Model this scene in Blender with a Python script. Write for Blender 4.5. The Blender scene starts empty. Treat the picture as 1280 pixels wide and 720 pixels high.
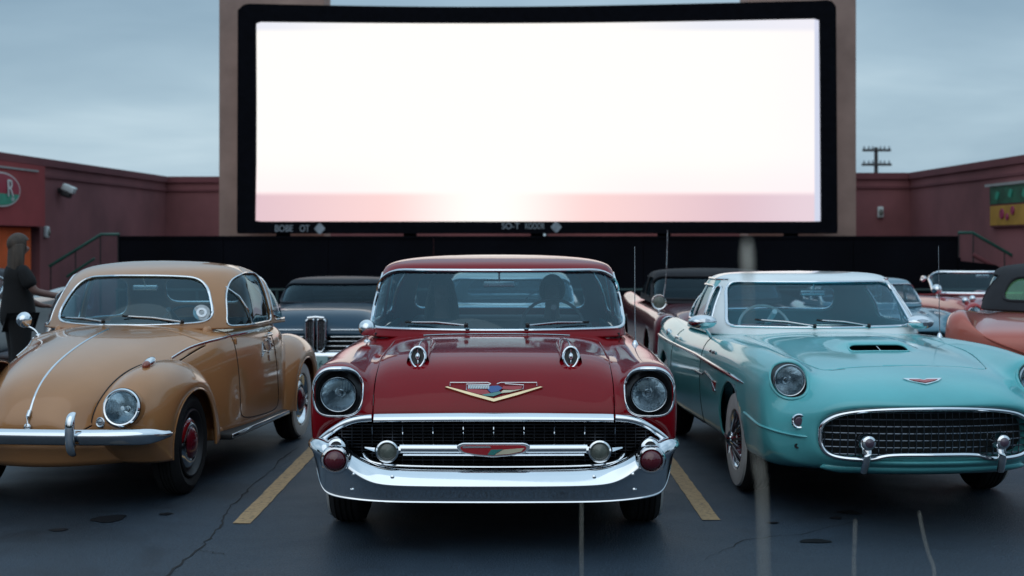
import bpy, bmesh, math, random
import numpy as np
from mathutils import Vector, Matrix
from mathutils.bvhtree import BVHTree

random.seed(7)
PI = math.pi
scene = bpy.context.scene
COL = scene.collection

# ------------------------------------------------------------------ materials
def newmat(name):
    m = bpy.data.materials.new(name); m.use_nodes = True
    nt = m.node_tree
    for n in list(nt.nodes): nt.nodes.remove(n)
    out = nt.nodes.new('ShaderNodeOutputMaterial')
    return m, nt, out

def noise(nt, scale, detail=4, rough=.55, coord='Object', dist=0, stretch=None):
    tc = nt.nodes.new('ShaderNodeTexCoord')
    mp = nt.nodes.new('ShaderNodeMapping')
    if stretch: mp.inputs['Scale'].default_value = stretch
    nt.links.new(tc.outputs[coord], mp.inputs['Vector'])
    n = nt.nodes.new('ShaderNodeTexNoise')
    n.inputs['Scale'].default_value = scale; n.inputs['Detail'].default_value = detail
    n.inputs['Roughness'].default_value = rough; n.inputs['Distortion'].default_value = dist
    nt.links.new(mp.outputs['Vector'], n.inputs['Vector'])
    return n.outputs['Fac']

def ramp(nt, fac, stops):
    r = nt.nodes.new('ShaderNodeValToRGB')
    el = r.color_ramp.elements
    while len(el) > 1: el.remove(el[-1])
    el[0].position = stops[0][0]; el[0].color = col4(stops[0][1])
    for p, c in stops[1:]:
        e = el.new(p); e.color = col4(c)
    nt.links.new(fac, r.inputs['Fac'])
    return r.outputs['Color']

def col4(c):
    if isinstance(c, (int, float)): return (c, c, c, 1)
    return (c[0], c[1], c[2], 1)

def pm(name, color, rough=.5, metal=0, coat=0, coat_rough=.04, vary=.12, vscale=6, rvary=.0, bump=0, bscale=60, spec=.5, stretch=None):
    m, nt, out = newmat(name)
    p = nt.nodes.new('ShaderNodeBsdfPrincipled')
    nt.links.new(p.outputs[0], out.inputs[0])
    f = noise(nt, vscale, 5, stretch=stretch)
    lo = tuple(c*(1-vary) for c in color); hi = tuple(min(1, c*(1+vary)) for c in color)
    nt.links.new(ramp(nt, f, [(.3, lo), (.7, hi)]), p.inputs['Base Color'])
    p.inputs['Metallic'].default_value = metal
    p.inputs['Roughness'].default_value = rough
    p.inputs['Specular IOR Level'].default_value = spec
    if rvary:
        f2 = noise(nt, vscale*2.3, 6)
        nt.links.new(ramp(nt, f2, [(.3, max(.01, rough-rvary)), (.75, rough+rvary)]), p.inputs['Roughness'])
    p.inputs['Coat Weight'].default_value = coat
    p.inputs['Coat Roughness'].default_value = coat_rough
    if bump:
        b = nt.nodes.new('ShaderNodeBump'); b.inputs['Strength'].default_value = bump
        b.inputs['Distance'].default_value = .01
        nt.links.new(noise(nt, bscale, 6), b.inputs['Height'])
        nt.links.new(b.outputs[0], p.inputs['Normal'])
    return m

def paint(name, color, metal=.0, rough=.32, coat=1.0, cior=1.45, spec=.2):
    """car lacquer: dusty base under a clear coat with a faint orange peel"""
    m, nt, out = newmat(name)
    p = nt.nodes.new('ShaderNodeBsdfPrincipled'); nt.links.new(p.outputs[0], out.inputs[0])
    f = noise(nt, 2.2, 6)
    nt.links.new(ramp(nt, f, [(.3, tuple(c*.93 for c in color)), (.7, tuple(c*1.07 for c in color))]), p.inputs['Base Color'])
    p.inputs['Metallic'].default_value = metal
    p.inputs['Roughness'].default_value = rough
    p.inputs['Coat Weight'].default_value = coat
    nt.links.new(ramp(nt, noise(nt, 5, 8, .65), [(.35, .02), (.75, .13)]), p.inputs['Coat Roughness'])
    p.inputs['Coat IOR'].default_value = cior
    p.inputs['Specular IOR Level'].default_value = spec
    b = nt.nodes.new('ShaderNodeBump'); b.inputs['Strength'].default_value = .05; b.inputs['Distance'].default_value = .002
    nt.links.new(noise(nt, 90, 2), b.inputs['Height'])
    nt.links.new(b.outputs[0], p.inputs['Coat Normal'])
    return m

def emis(name, color, strength=1):
    m, nt, out = newmat(name)
    e = nt.nodes.new('ShaderNodeEmission'); e.inputs[0].default_value = col4(color); e.inputs[1].default_value = strength
    nt.links.new(e.outputs[0], out.inputs[0])
    return m

def glassmat(name, tint=(.62, .72, .74), base=.05, haze=0.0, hazecol=(.4, .55, .6), rough=.02):
    m, nt, out = newmat(name)
    tr = nt.nodes.new('ShaderNodeBsdfTransparent'); tr.inputs[0].default_value = col4(tint)
    gl = nt.nodes.new('ShaderNodeBsdfGlossy'); gl.inputs['Roughness'].default_value = rough
    gl.inputs['Color'].default_value = (.62, .88, 1, 1)
    lw = nt.nodes.new('ShaderNodeLayerWeight'); lw.inputs['Blend'].default_value = .5
    pw = nt.nodes.new('ShaderNodeMath'); pw.operation = 'POWER'; pw.inputs[1].default_value = 4.5
    nt.links.new(lw.outputs['Facing'], pw.inputs[0])
    ml = nt.nodes.new('ShaderNodeMath'); ml.operation = 'MULTIPLY_ADD'; ml.inputs[1].default_value = 1-base; ml.inputs[2].default_value = base
    nt.links.new(pw.outputs[0], ml.inputs[0])
    mx = nt.nodes.new('ShaderNodeMixShader')
    nt.links.new(ml.outputs[0], mx.inputs[0]); nt.links.new(tr.outputs[0], mx.inputs[1]); nt.links.new(gl.outputs[0], mx.inputs[2])
    last = mx
    if haze:
        df = nt.nodes.new('ShaderNodeBsdfDiffuse'); df.inputs[0].default_value = col4(hazecol)
        m2 = nt.nodes.new('ShaderNodeMixShader')
        nt.links.new(ramp(nt, noise(nt, 3, 7, .6), [(.3, haze*.6), (.75, haze*1.3)]), m2.inputs[0])
        nt.links.new(mx.outputs[0], m2.inputs[1]); nt.links.new(df.outputs[0], m2.inputs[2])
        last = m2
    nt.links.new(last.outputs[0], out.inputs[0])
    return m

# ------------------------------------------------------------------ object plumbing
def link(o, parent=None):
    COL.objects.link(o)
    if parent is not None: o.parent = parent
    return o

def tag(o, label=None, cat=None, group=None, kind=None):
    if label: o['label'] = label
    if cat: o['category'] = cat
    if group: o['group'] = group
    if kind: o['kind'] = kind
    return o

def empty(name, loc=(0, 0, 0), rz=0, label=None, cat=None, group=None):
    o = bpy.data.objects.new(name, None); COL.objects.link(o)
    o.empty_display_size = .2
    o.location = loc; o.rotation_euler = (0, 0, rz)
    return tag(o, label, cat, group)

def mo(name, VF, mat, parent=None, smooth=True, angle=35, thick=0, bevel=0):
    V, F = VF
    me = bpy.data.meshes.new(name)
    me.from_pydata([tuple(map(float, v)) for v in V], [], [tuple(map(int, f)) for f in F])
    me.validate(); me.update()
    me.materials.append(mat)
    if smooth:
        me.shade_smooth()
        me.set_sharp_from_angle(angle=math.radians(angle))
    o = bpy.data.objects.new(name, me)
    link(o, parent)
    if thick:
        s = o.modifiers.new('thickness', 'SOLIDIFY'); s.thickness = thick; s.offset = -1
    if bevel:
        b = o.modifiers.new('bevel', 'BEVEL'); b.width = bevel; b.segments = 2; b.limit_method = 'ANGLE'
    return o

def join(*parts):
    V = []; F = []
    for v, f in parts:
        n = len(V)
        V.extend([tuple(p) for p in v]); F.extend([tuple(i+n for i in q) for q in f])
    return V, F

def xf(VF, M):
    V, F = VF
    return [tuple(M @ Vector(v)) for v in V], F

def mv(VF, d):
    V, F = VF
    return [(v[0]+d[0], v[1]+d[1], v[2]+d[2]) for v in V], F

def mirx(VF):
    V, F = VF
    return [(-v[0], v[1], v[2]) for v in V], [tuple(reversed(f)) for f in F]

def both(VF): return join(VF, mirx(VF))

# ------------------------------------------------------------------ primitives (return V, F)
def box(cx, cy, cz, sx, sy, sz):
    V = [(cx+a*sx/2, cy+b*sy/2, cz+c*sz/2) for a in (-1, 1) for b in (-1, 1) for c in (-1, 1)]
    F = [(0, 1, 3, 2), (4, 6, 7, 5), (0, 4, 5, 1), (2, 3, 7, 6), (0, 2, 6, 4), (1, 5, 7, 3)]
    return V, F

def box2(x0, x1, y0, y1, z0, z1):
    return box((x0+x1)/2, (y0+y1)/2, (z0+z1)/2, abs(x1-x0), abs(y1-y0), abs(z1-z0))

def rbox(cx, cy, cz, sx, sy, sz, r=.02, seg=3):
    bm = bmesh.new()
    bmesh.ops.create_cube(bm, size=1)
    for v in bm.verts: v.co = Vector((v.co.x*sx+cx, v.co.y*sy+cy, v.co.z*sz+cz))
    r = min(r, sx*.49, sy*.49, sz*.49)
    bmesh.ops.bevel(bm, geom=bm.edges[:], offset=r, segments=seg, profile=.5, affect='EDGES')
    V = [tuple(v.co) for v in bm.verts]; F = [tuple(v.index for v in f.verts) for f in bm.faces]
    bm.free()
    return V, F

def axisM(loc, d, up=(0, 0, 1)):
    """matrix whose local +X runs along d"""
    d = Vector(d).normalized(); up = Vector(up)
    if abs(d.dot(up)) > .99: up = Vector((0, 1, 0))
    y = up.cross(d).normalized(); z = d.cross(y)
    M = Matrix((d, y, z)).transposed().to_4x4(); M.translation = Vector(loc)
    return M

def lathe(prof, n=32, loc=(0, 0, 0), d=(1, 0, 0), sy=1, sz=1):
    """prof: (h, r) along axis d"""
    V = []; F = []
    for h, r in prof:
        for k in range(n):
            a = 2*PI*k/n
            V.append((h, r*math.cos(a)*sy, r*math.sin(a)*sz))
    for i in range(len(prof)-1):
        for k in range(n):
            F.append((i*n+k, i*n+(k+1) % n, (i+1)*n+(k+1) % n, (i+1)*n+k))
    if prof[0][1] > 1e-6: F.append(tuple(range(n))[::-1]) if False else None
    F = [f for f in F if f]
    return xf((V, F), axisM(loc, d))

def sphere(c, rx, ry=None, rz=None, n=20, m=12):
    ry = ry or rx; rz = rz or rx
    V = []; F = []
    for i in range(m+1):
        t = PI*i/m
        for k in range(n):
            a = 2*PI*k/n
            V.append((c[0]+rx*math.sin(t)*math.cos(a), c[1]+ry*math.sin(t)*math.sin(a), c[2]+rz*math.cos(t)))
    for i in range(m):
        for k in range(n):
            F.append((i*n+k, (i+1)*n+k, (i+1)*n+(k+1) % n, i*n+(k+1) % n))
    return V, F

def smooth_pts(P, closed=False, it=1):
    P = [Vector(p) for p in P]
    for _ in range(it):
        Q = []
        n = len(P)
        for i in range(n):
            if not closed and i in (0, n-1): Q.append(P[i]); continue
            Q.append(P[i]*.5+(P[i-1]+P[(i+1) % n])*.25)
        P = Q
    return P

def curve(P, m=8, closed=False, tight=1):
    A = np.array([tuple(p) for p in P], float)
    if tight: A = tighten(A, closed)
    B = bmat(len(A), m, closed)
    return [Vector(v) for v in (B@A)]

def tube(P, r, n=8, closed=False, r2=None, up=(0, 0, 1), taper=None, cap=True):
    """sweep an ellipse (r across, r2 along 'up') along P"""
    P = [Vector(p) for p in P]; r2 = r2 or r
    N = len(P); V = []; F = []; up = Vector(up)
    for i in range(N):
        if closed: t = P[(i+1) % N]-P[i-1]
        else: t = P[min(i+1, N-1)]-P[max(i-1, 0)]
        if t.length < 1e-9: t = Vector((1, 0, 0))
        t.normalize()
        s = t.cross(up)
        if s.length < .05: s = t.cross(Vector((0, 1, 0)))
        s.normalize(); u = s.cross(t)
        k = taper(i/(N-1)) if taper else 1
        for j in range(n):
            a = 2*PI*j/n
            V.append(tuple(P[i]+s*math.cos(a)*r*k+u*math.sin(a)*r2*k))
    for i in range(N if closed else N-1):
        for j in range(n):
            a = i*n; b = ((i+1) % N)*n
            F.append((a+j, b+j, b+(j+1) % n, a+(j+1) % n))
    if not closed and cap:
        F.append(tuple(range(n))); F.append(tuple(range((N-1)*n, N*n))[::-1])
    return V, F

def prism(poly, y0, y1, holes=None):
    """poly in (x,z), extruded along y"""
    n = len(poly)
    V = [(x, y0, z) for x, z in poly]+[(x, y1, z) for x, z in poly]
    F = [tuple(range(n)), tuple(range(n, 2*n))[::-1]]
    for i in range(n): F.append((i, i+n, (i+1) % n+n, (i+1) % n))
    return V, F

def rpoly(pts, r, m=6):
    """rounded polygon; r scalar or per corner"""
    out = []; n = len(pts)
    for i in range(n):
        p = Vector(pts[i]); a = Vector(pts[i-1])-p; b = Vector(pts[(i+1) % n])-p
        ri = r[i] if isinstance(r, (list, tuple)) else r
        la, lb = a.length, b.length; a.normalize(); b.normalize()
        k = min(ri, la*.49, lb*.49)
        p0 = p+a*k; p1 = p+b*k
        for j in range(m+1):
            t = j/m
            q = p0*(1-t)**2+p*2*t*(1-t)+p1*t*t
            out.append((q.x, q.y))
    return out

# ------------------------------------------------------------------ spline surfaces
def bmat(n, m, closed):
    spans = n if closed else n-1
    T = spans*m+(0 if closed else 1)
    B = np.zeros((T, n))
    for k in range(T):
        t = k/m; i = int(t); s = t-i
        if not closed and i >= n-1: i = n-2; s = 1.0
        w = [(1-s)**3/6, (3*s**3-6*s*s+4)/6, (-3*s**3+3*s*s+3*s+1)/6, s**3/6]
        for d in range(4):
            j = i-1+d
            if closed: B[k, j % n] += w[d]
            elif j < 0: B[k, 0] += 2*w[d]; B[k, 1] -= w[d]
            elif j > n-1: B[k, n-1] += 2*w[d]; B[k, n-2] -= w[d]
            else: B[k, j] += w[d]
    return B

def tighten(A, closed):
    S = A.copy()
    if closed: S = (np.roll(A, 1, 0)+np.roll(A, -1, 0))/6+A*4/6
    else: S[1:-1] = (A[:-2]+A[2:])/6+A[1:-1]*4/6
    return A+(A-S)

def loft(rows, mu=6, mv_=6, closed=True, tight=.8):
    """rows: half sections starting and (closed) ending on the centre plane; mirrored here"""
    full = []
    for r in rows:
        if closed: full.append(list(r)+[(-x, y, z) for x, y, z in reversed(r[1:-1])])
        else: full.append(list(r))
    A = np.array(full, float)
    if tight:
        A1 = tighten(A, False); A = A+(A1-A)*tight
        T = np.transpose(A, (1, 0, 2)); T1 = tighten(T, closed); T = T+(T1-T)*tight
        A = np.transpose(T, (1, 0, 2))
    Bu = bmat(A.shape[0], mu, False); Bv = bmat(A.shape[1], mv_, closed)
    G = np.einsum('ai,bj,ijk->abk', Bu, Bv, A)
    a, b = G.shape[:2]
    V = G.reshape(-1, 3)
    F = []
    for i in range(a-1):
        for j in range(b if closed else b-1):
            F.append((i*b+j, i*b+(j+1) % b, (i+1)*b+(j+1) % b, (i+1)*b+j))
    return V, orient(V, F)

def orient(V, F, c=None):
    V = np.asarray(V); c = V.mean(0) if c is None else np.asarray(c)
    s = 0
    for f in F[::7]:
        p = V[list(f)]; n = np.cross(p[2]-p[0], p[3 % len(f)]-p[1]) if len(f) > 3 else np.cross(p[1]-p[0], p[2]-p[0])
        s += n.dot(p.mean(0)-c)
    return F if s > 0 else [tuple(reversed(f)) for f in F]

def sdf(P, poly):
    """signed distance, positive inside"""
    P = np.asarray(P, float); Q = np.asarray(poly, float)
    d = np.full(len(P), 1e9); ins = np.zeros(len(P), bool)
    n = len(Q)
    for i in range(n):
        a = Q[i]; b = Q[(i+1) % n]; e = b-a; L = e.dot(e)
        if L < 1e-14: continue
        w = P-a
        t = np.clip((w@e)/L, 0, 1)[:, None]
        d = np.minimum(d, np.linalg.norm(w-t*e, axis=1))
        c = ((a[1] > P[:, 1]) != (b[1] > P[:, 1]))
        with np.errstate(divide='ignore', invalid='ignore'):
            xi = (b[0]-a[0])*(P[:, 1]-a[1])/(b[1]-a[1])+a[0]
        ins ^= (c & (P[:, 0] < xi))
    return np.where(ins, d, -d)

def clip(VF, fn, loops=False):
    """keep fn(V) >= 0, cutting faces exactly on the zero line"""
    V, F = VF
    V = np.asarray(V, float); D = fn(V) if callable(fn) else fn
    D = np.where(np.abs(D) < 1e-6, 1e-6, D)
    NV = [tuple(v) for v in V]; cache = {}; cut = set(); NF = []
    keep = D > 0
    for f in F:
        k = [keep[i] for i in f]
        if all(k): NF.append(f); continue
        if not any(k): continue
        o = []
        for a, b in zip(f, f[1:]+f[:1]):
            if keep[a]: o.append(a)
            if keep[a] != keep[b]:
                key = (a, b) if a < b else (b, a)
                if key not in cache:
                    t = D[key[0]]/(D[key[0]]-D[key[1]]); t = min(max(t, .02), .98)
                    p = V[key[0]]*(1-t)+V[key[1]]*t
                    cache[key] = len(NV); NV.append(tuple(p)); cut.add(cache[key])
                o.append(cache[key])
        if len(o) >= 3: NF.append(tuple(o))
    used = sorted({i for f in NF for i in f}); m = {i: k for k, i in enumerate(used)}
    V2 = np.array([NV[i] for i in used]) if used else np.zeros((0, 3)); F2 = [tuple(m[i] for i in f) for f in NF]
    if not loops: return V2, F2
    cut = {m[i] for i in cut if i in m}
    cnt = {}
    for f in F2:
        for a, b in zip(f, f[1:]+f[:1]):
            if a in cut and b in cut:
                k = (min(a, b), max(a, b)); cnt[k] = cnt.get(k, 0)+1
    adj = {}
    for (a, b), c in cnt.items():
        if c == 1: adj.setdefault(a, []).append(b); adj.setdefault(b, []).append(a)
    out = []; seen = set()
    starts = [v for v in adj if len(adj[v]) == 1]+list(adj)
    for s in starts:
        if s in seen: continue
        ch = [s]; seen.add(s); closed = False
        while True:
            nx = [x for x in adj[ch[-1]] if x not in seen]
            if not nx:
                closed = len(ch) > 3 and s in adj[ch[-1]]; break
            ch.append(nx[0]); seen.add(nx[0])
        if len(ch) > 2: out.append(([Vector(V2[i]) for i in ch], closed))
    return (V2, F2), out

def resample(P, step, closed):
    Q = P+[P[0]] if closed else P
    L = [0]
    for a, b in zip(Q, Q[1:]): L.append(L[-1]+(b-a).length)
    n = max(3, int(L[-1]/step)); out = []
    j = 0
    for k in range(n if closed else n+1):
        t = L[-1]*k/n
        while j < len(L)-2 and L[j+1] < t: j += 1
        s = (t-L[j])/max(1e-9, L[j+1]-L[j])
        out.append(Q[j].lerp(Q[j+1], s))
    return out

def trim(loops, r, r2=None, step=.02, minlen=.15, n=8, sm=2, filt=None):
    parts = []
    for P, c in loops:
        if filt and not filt(P): continue
        Q = resample(P, step, c)
        if len(Q)*step < minlen: continue
        Q = smooth_pts(Q, c, sm)
        parts.append(tube(Q, r, n=n, closed=c, r2=r2))
    return join(*parts) if parts else None

def inset(VF, d):
    """move a surface along its normals"""
    V, F = VF; V = np.asarray(V, float); N = np.zeros_like(V)
    for f in F:
        p = V[list(f)]
        n = np.cross(p[2]-p[0], p[3]-p[1]) if len(f) > 3 else np.cross(p[1]-p[0], p[2]-p[0])
        for i in f: N[i] += n
    L = np.linalg.norm(N, axis=1)[:, None]; L[L < 1e-12] = 1
    return V+N/L*d, F

def bvh(VF):
    V, F = VF
    return BVHTree.FromPolygons([Vector(v) for v in V], [tuple(f) for f in F])

def hit(b, o, d, off=0.0):
    r = b.ray_cast(Vector(o), Vector(d))
    if r[0] is None: return None
    n = r[1]
    if n.dot(Vector(d)) > 0: n = -n
    return r[0]+n*off

def onfront(b, x, z, off=.002):
    return hit(b, (x, -5, z), (0, 1, 0), off)
def ontop(b, x, y, off=.002):
    return hit(b, (x, y, 4), (0, 0, -1), off)
def onside(b, y, z, s=-1, off=.002):
    return hit(b, (5*s, y, z), (-s, 0, 0), off)

def text(name, s, size, mat, parent, M, extrude=.002, align='CENTER'):
    cu = bpy.data.curves.new(name, 'FONT'); cu.body = s; cu.size = size; cu.extrude = extrude
    cu.align_x = align; cu.align_y = 'CENTER'
    tmp = bpy.data.objects.new(name, cu); COL.objects.link(tmp)
    dg = bpy.context.evaluated_depsgraph_get(); dg.update()
    me = bpy.data.meshes.new_from_object(tmp.evaluated_get(dg))
    bpy.data.objects.remove(tmp)
    me.materials.clear(); me.materials.append(mat)
    o = bpy.data.objects.new(name, me); link(o, parent)
    o.matrix_local = M
    return o

FRONT = Matrix.Rotation(PI/2, 4, 'X')      # text facing -Y

# ------------------------------------------------------------------ shared materials
M = {}
M['chrome'] = pm('chrome', (.80, .83, .86), .07, 1, vary=.03, rvary=.035, vscale=4, bump=.008, bscale=6)
M['dull_chrome'] = pm('worn chrome', (.5, .53, .56), .25, 1, vary=.1, rvary=.1, vscale=9)
M['tyre'] = pm('tyre rubber', (.005, .005, .006), .9, vary=.3, vscale=20, bump=.3, bscale=80)
M['white_rubber'] = pm('whitewall rubber', (.62, .62, .60), .6, vary=.08, vscale=14)
M['black'] = pm('black enamel', (.012, .013, .016), .45, vary=.2)
M['under'] = pm('underbody black', (.01, .01, .011), .9, vary=.3)
M['mesh_dark'] = pm('dark grille metal', (.035, .038, .045), .3, 1, vary=.2)
M['grille_back'] = pm('grille backing', (.006, .006, .007), .7, vary=.2)
M['red_lens'] = pm('red lens', (.10, .004, .012), .12, 0, coat=1, vary=.15)
M['clear_lens'] = glassmat('lamp glass', (.82, .88, .9), .07, rough=.02)
M['reflector'] = pm('lamp reflector', (.55, .6, .63), .10, 1, vary=.06, bump=.25, bscale=30)
M['parklens'] = pm('frosted lamp lens', (.13, .15, .13), .25, 0, coat=.6, vary=.25, vscale=40)
M['windscreen'] = glassmat('windscreen glass', (.60, .82, .90), .08, haze=.04, hazecol=(.08, .24, .34))
M['window'] = glassmat('window glass', (.55, .66, .70), .04, haze=.04, hazecol=(.12, .2, .24))
M['rubber'] = pm('black rubber', (.012, .012, .013), .6)
M['interior'] = pm('dark cabin trim', (.02, .022, .026), .8, vary=.25, bump=.2)
M['seat_vinyl'] = pm('seat vinyl', (.05, .02, .022), .5, vary=.25, bump=.2, bscale=25)
M['wire'] = pm('dark wire', (.16, .17, .19), .3, 1, vary=.1)
# ------------------------------------------------------------------ car pieces
def ring(z, yf, yr, wf, ws, wr, bf=.2, br=.15, zr=None):
    zr = z if zr is None else zr
    c_ = min(.16, max(0, (yr-br-yf-bf)*.22)); ya = yf+bf+c_; yb = yr-br-c_
    P = [(0, yf), (.35*wf, yf+bf*.12), (.7*wf, yf+bf*.46), (wf, yf+bf), (ws, ya), (ws, ya*.7+yb*.3), (ws, (ya+yb)/2), (ws, ya*.3+yb*.7), (ws, yb),
         (wr, yr-br), (.7*wr, yr-br*.46), (.35*wr, yr-br*.12), (0, yr)]
    y0, y1 = yf, yr
    return [(x, y, z+(zr-z)*(y-y0)/max(1e-6, y1-y0)) for x, y in P]

def make_wheel(parent, loc, r, w, side, white=True, cap='dish', capmat=None, rim_r=None, steer=0, rimmat=None):
    """side = +1: outer face towards +x"""
    rim_r = rim_r or r*.60
    h = w/2
    rimmat = rimmat or M['chrome']
    prof = [(-h+.02, rim_r), (-h, rim_r+.02), (-h-.012, (rim_r+r)/2), (-h+.008, r-.018), (-h+.03, r-.003)]
    for k in range(4):
        x = -h+.035+(w-.07)*(k+.25)/4
        prof += [(x, r), (x+(w-.07)/8, r), (x+(w-.07)/8+.002, r-.008), (x+(w-.07)/4*.78, r-.008)]
    prof += [(h-.03, r-.003), (h-.008, r-.018), (h+.012, (rim_r+r)/2), (h, rim_r+.02), (h-.02, rim_r)]
    d = (side, 0, 0)
    g = bpy.data.objects.new('wheel', None)
    rim = [(h-.02, rim_r+.004), (h+.004, rim_r+.002), (h+.008, rim_r-.008), (h-.004, rim_r-.018), (h-.03, rim_r-.03), (h-.035, rim_r*.72), (h-.03, rim_r*.62), (-h*.4, rim_r*.5), (-h*.4, 0)]
    wheel = mo('wheel', lathe(rim, 40, (0, 0, 0), d), rimmat, parent)
    wheel.location = loc; wheel.rotation_euler = (0, 0, steer)
    mo('tyre', lathe(prof, 48, (0, 0, 0), d), M['tyre'], wheel)
    if white:
        a, b = rim_r+.006, rim_r+(r-rim_r)*.80
        mo('whitewall', lathe([(h-.002, a), (h+.012, a+.006), (h+.017, (a+b)/2), (h+.013, b-.006), (h+.0, b)], 48, (0, 0, 0), d), M['white_rubber'], wheel)
    if cap == 'dish':
        c = lathe([(h-.03, rim_r*.76), (h-.012, rim_r*.74), (h-.002, rim_r*.66), (h+.002, rim_r*.56), (h-.002, rim_r*.48), (h+.004, rim_r*.42), (h+.018, rim_r*.33), (h+.026, rim_r*.18), (h+.028, 0)], 40, (0, 0, 0), d)
        hc = mo('hub_cap', c, M['chrome'], wheel)
        if capmat:
            mo('cap_centre', lathe([(h+.002, rim_r*.47), (h+.008, rim_r*.44), (h+.020, rim_r*.33), (h+.029, rim_r*.18), (h+.031, 0)], 32, (0, 0, 0), d), capmat, hc)
    elif cap == 'spokes':
        parts = []
        for k in range(24):
            a = 2*PI*k/24; b = a+.22*(1 if k % 2 else -1)
            p0 = (side*(h+.035), .05*math.cos(a), .05*math.sin(a)); p1 = (side*(h-.03 if k % 2 else h-.004), (rim_r-.02)*math.cos(b), (rim_r-.02)*math.sin(b))
            parts.append(tube([p0, p1], .005, n=5))
        mo('wire_spokes', join(*parts), M['wire'], wheel)
        parts = [lathe([(h-.03, .075), (h+.02, .07), (h+.03, .055), (h+.055, .045), (h+.07, .02), (h+.072, 0)], 24, (0, 0, 0), d)]
        for k in range(3):
            a = 2*PI*k/3+.3
            parts.append(tube([(side*(h+.05), 0, 0), (side*(h+.06), .09*math.cos(a), .09*math.sin(a))], .02, r2=.01, n=8, taper=lambda t: 1-.6*t))
        mo('hub_cap', join(*parts), M['chrome'], wheel)
    bpy.data.objects.remove(g)
    return wheel

def headlight(parent, c, r, d=(0, -1, 0), ring_w=.014, ringmat=None, name='headlight', depth=.06, dome=.02, back=None):
    """chrome ring facing d, with a reflector bowl, a bulb shield and a ribbed glass dome"""
    ringmat = ringmat or M['chrome']
    c = Vector(c); d = Vector(d).normalized()
    rg = mo(name, lathe([(-.05, r+ring_w*.7), (-.012, r+ring_w), (.002, r+ring_w*.9), (.009, r+ring_w*.45), (.007, r), (-.004, r-.004), (-.03, r-.005)], 48, c, d), ringmat, parent)
    bowl = [(-depth-.03, .0), (-depth-.028, r*.22), (-depth, r*.5), (-depth*.55, r*.78), (-depth*.1, r*.96), (0, r)]
    mo('reflector', lathe(bowl, 40, c, d), M['reflector'], rg)
    mo('bulb_shield', join(lathe([(-depth-.02, r*.12), (-depth*.35, r*.16), (-depth*.25, r*.12), (-depth*.24, 0)], 20, c, d)), M['dull_chrome'], rg)
    if 'lampglass' not in M:
        m = glassmat('fluted lamp glass', (.80, .88, .92), .05, rough=.02); nt = m.node_tree
        tc = nt.nodes.new('ShaderNodeTexCoord'); w = nt.nodes.new('ShaderNodeTexWave'); w.inputs['Scale'].default_value = 22; w.inputs['Distortion'].default_value = .6
        nt.links.new(tc.outputs['Object'], w.inputs['Vector'])
        b = nt.nodes.new('ShaderNodeBump'); b.inputs['Strength'].default_value = .35; b.inputs['Distance'].default_value = .003
        nt.links.new(w.outputs['Fac'], b.inputs['Height'])
        for n in nt.nodes:
            if n.type == 'BSDF_GLOSSY': nt.links.new(b.outputs[0], n.inputs['Normal'])
        M['lampglass'] = m
    g = [(-.002, r-.002)]+[(dome*(1-(k/6)**2), r*k/6) for k in range(5, -1, -1)]
    mo('lens', lathe(g, 40, c, d), M['lampglass'], rg)
    return rg

def wiper(parent, p0, p1, b, up=(0, -.5, .8)):
    """arm from p0 to the middle of the blade which ends at p1"""
    p0, p1 = Vector(p0), Vector(p1)
    o = mo('wiper', tube([p0, p0.lerp(p1, .5)+Vector(up)*.012, p1], .0035, n=6, r2=.006), M['dull_chrome'], parent)
    mo('wiper_blade', join(tube([p0.lerp(p1, .12), p0.lerp(p1, .5)+Vector(up)*.004, p1+(p1-p0)*.04], .004, r2=.008, n=6), lathe([(-.01, .014), (.012, .012), (.016, 0)], 12, p0, up)), M['rubber'], o)
    return o

def antenna(parent, p, h, lean=(0, 0)):
    p = Vector(p)
    o = mo('antenna', join(tube([p+Vector((0, 0, .01)), p+Vector((lean[0]*.5, lean[1]*.5, h*.5)), p+Vector((lean[0], lean[1], h))], .0032, n=6, taper=lambda t: 1-.45*t),
                           tube([p+Vector((0, 0, .0)), p+Vector((lean[0]*.1, lean[1]*.1, h*.25))], .0045, n=6)), M['dull_chrome'], parent)
    mo('antenna_base', lathe([(-.02, .02), (0, .021), (.012, .016), (.025, .008), (.03, 0)], 16, p, (0, 0, 1)), M['chrome'], o)
    return o

def round_mirror(parent, base, head, r=.055, d=(0, 1, 0)):
    head = Vector(head); base = Vector(base)
    o = mo('door_mirror', lathe([(-r*.95, 0), (-r*.9, r*.4), (-r*.6, r*.8), (-r*.15, r), (.006, r*1.02), (.01, r*.96)], 28, head, d), M['chrome'], parent)
    mo('mirror_stalk', join(tube(curve([base, base.lerp(head, .4)+Vector((0, .01, .0)), head-Vector((0, 0, r*.7))], 6), .007, n=8), lathe([(0, .022), (.006, .02), (.012, .01)], 16, base, (0, 0, 1))), M['chrome'], o)
    mo('mirror_glass', lathe([(.006, r*.96), (.007, 0)], 24, head, d), M['reflector'], o)
    return o

def inner_mirror(parent, c, w=.22, h=.055):
    c = Vector(c)
    o = mo('rear_view_mirror', rbox(c.x, c.y, c.z, w, .025, h, .02), M['dull_chrome'], parent)
    mo('mirror_stem', tube([c, c+Vector((0, -.05, .09))], .006), M['dull_chrome'], o)
    return o

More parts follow.
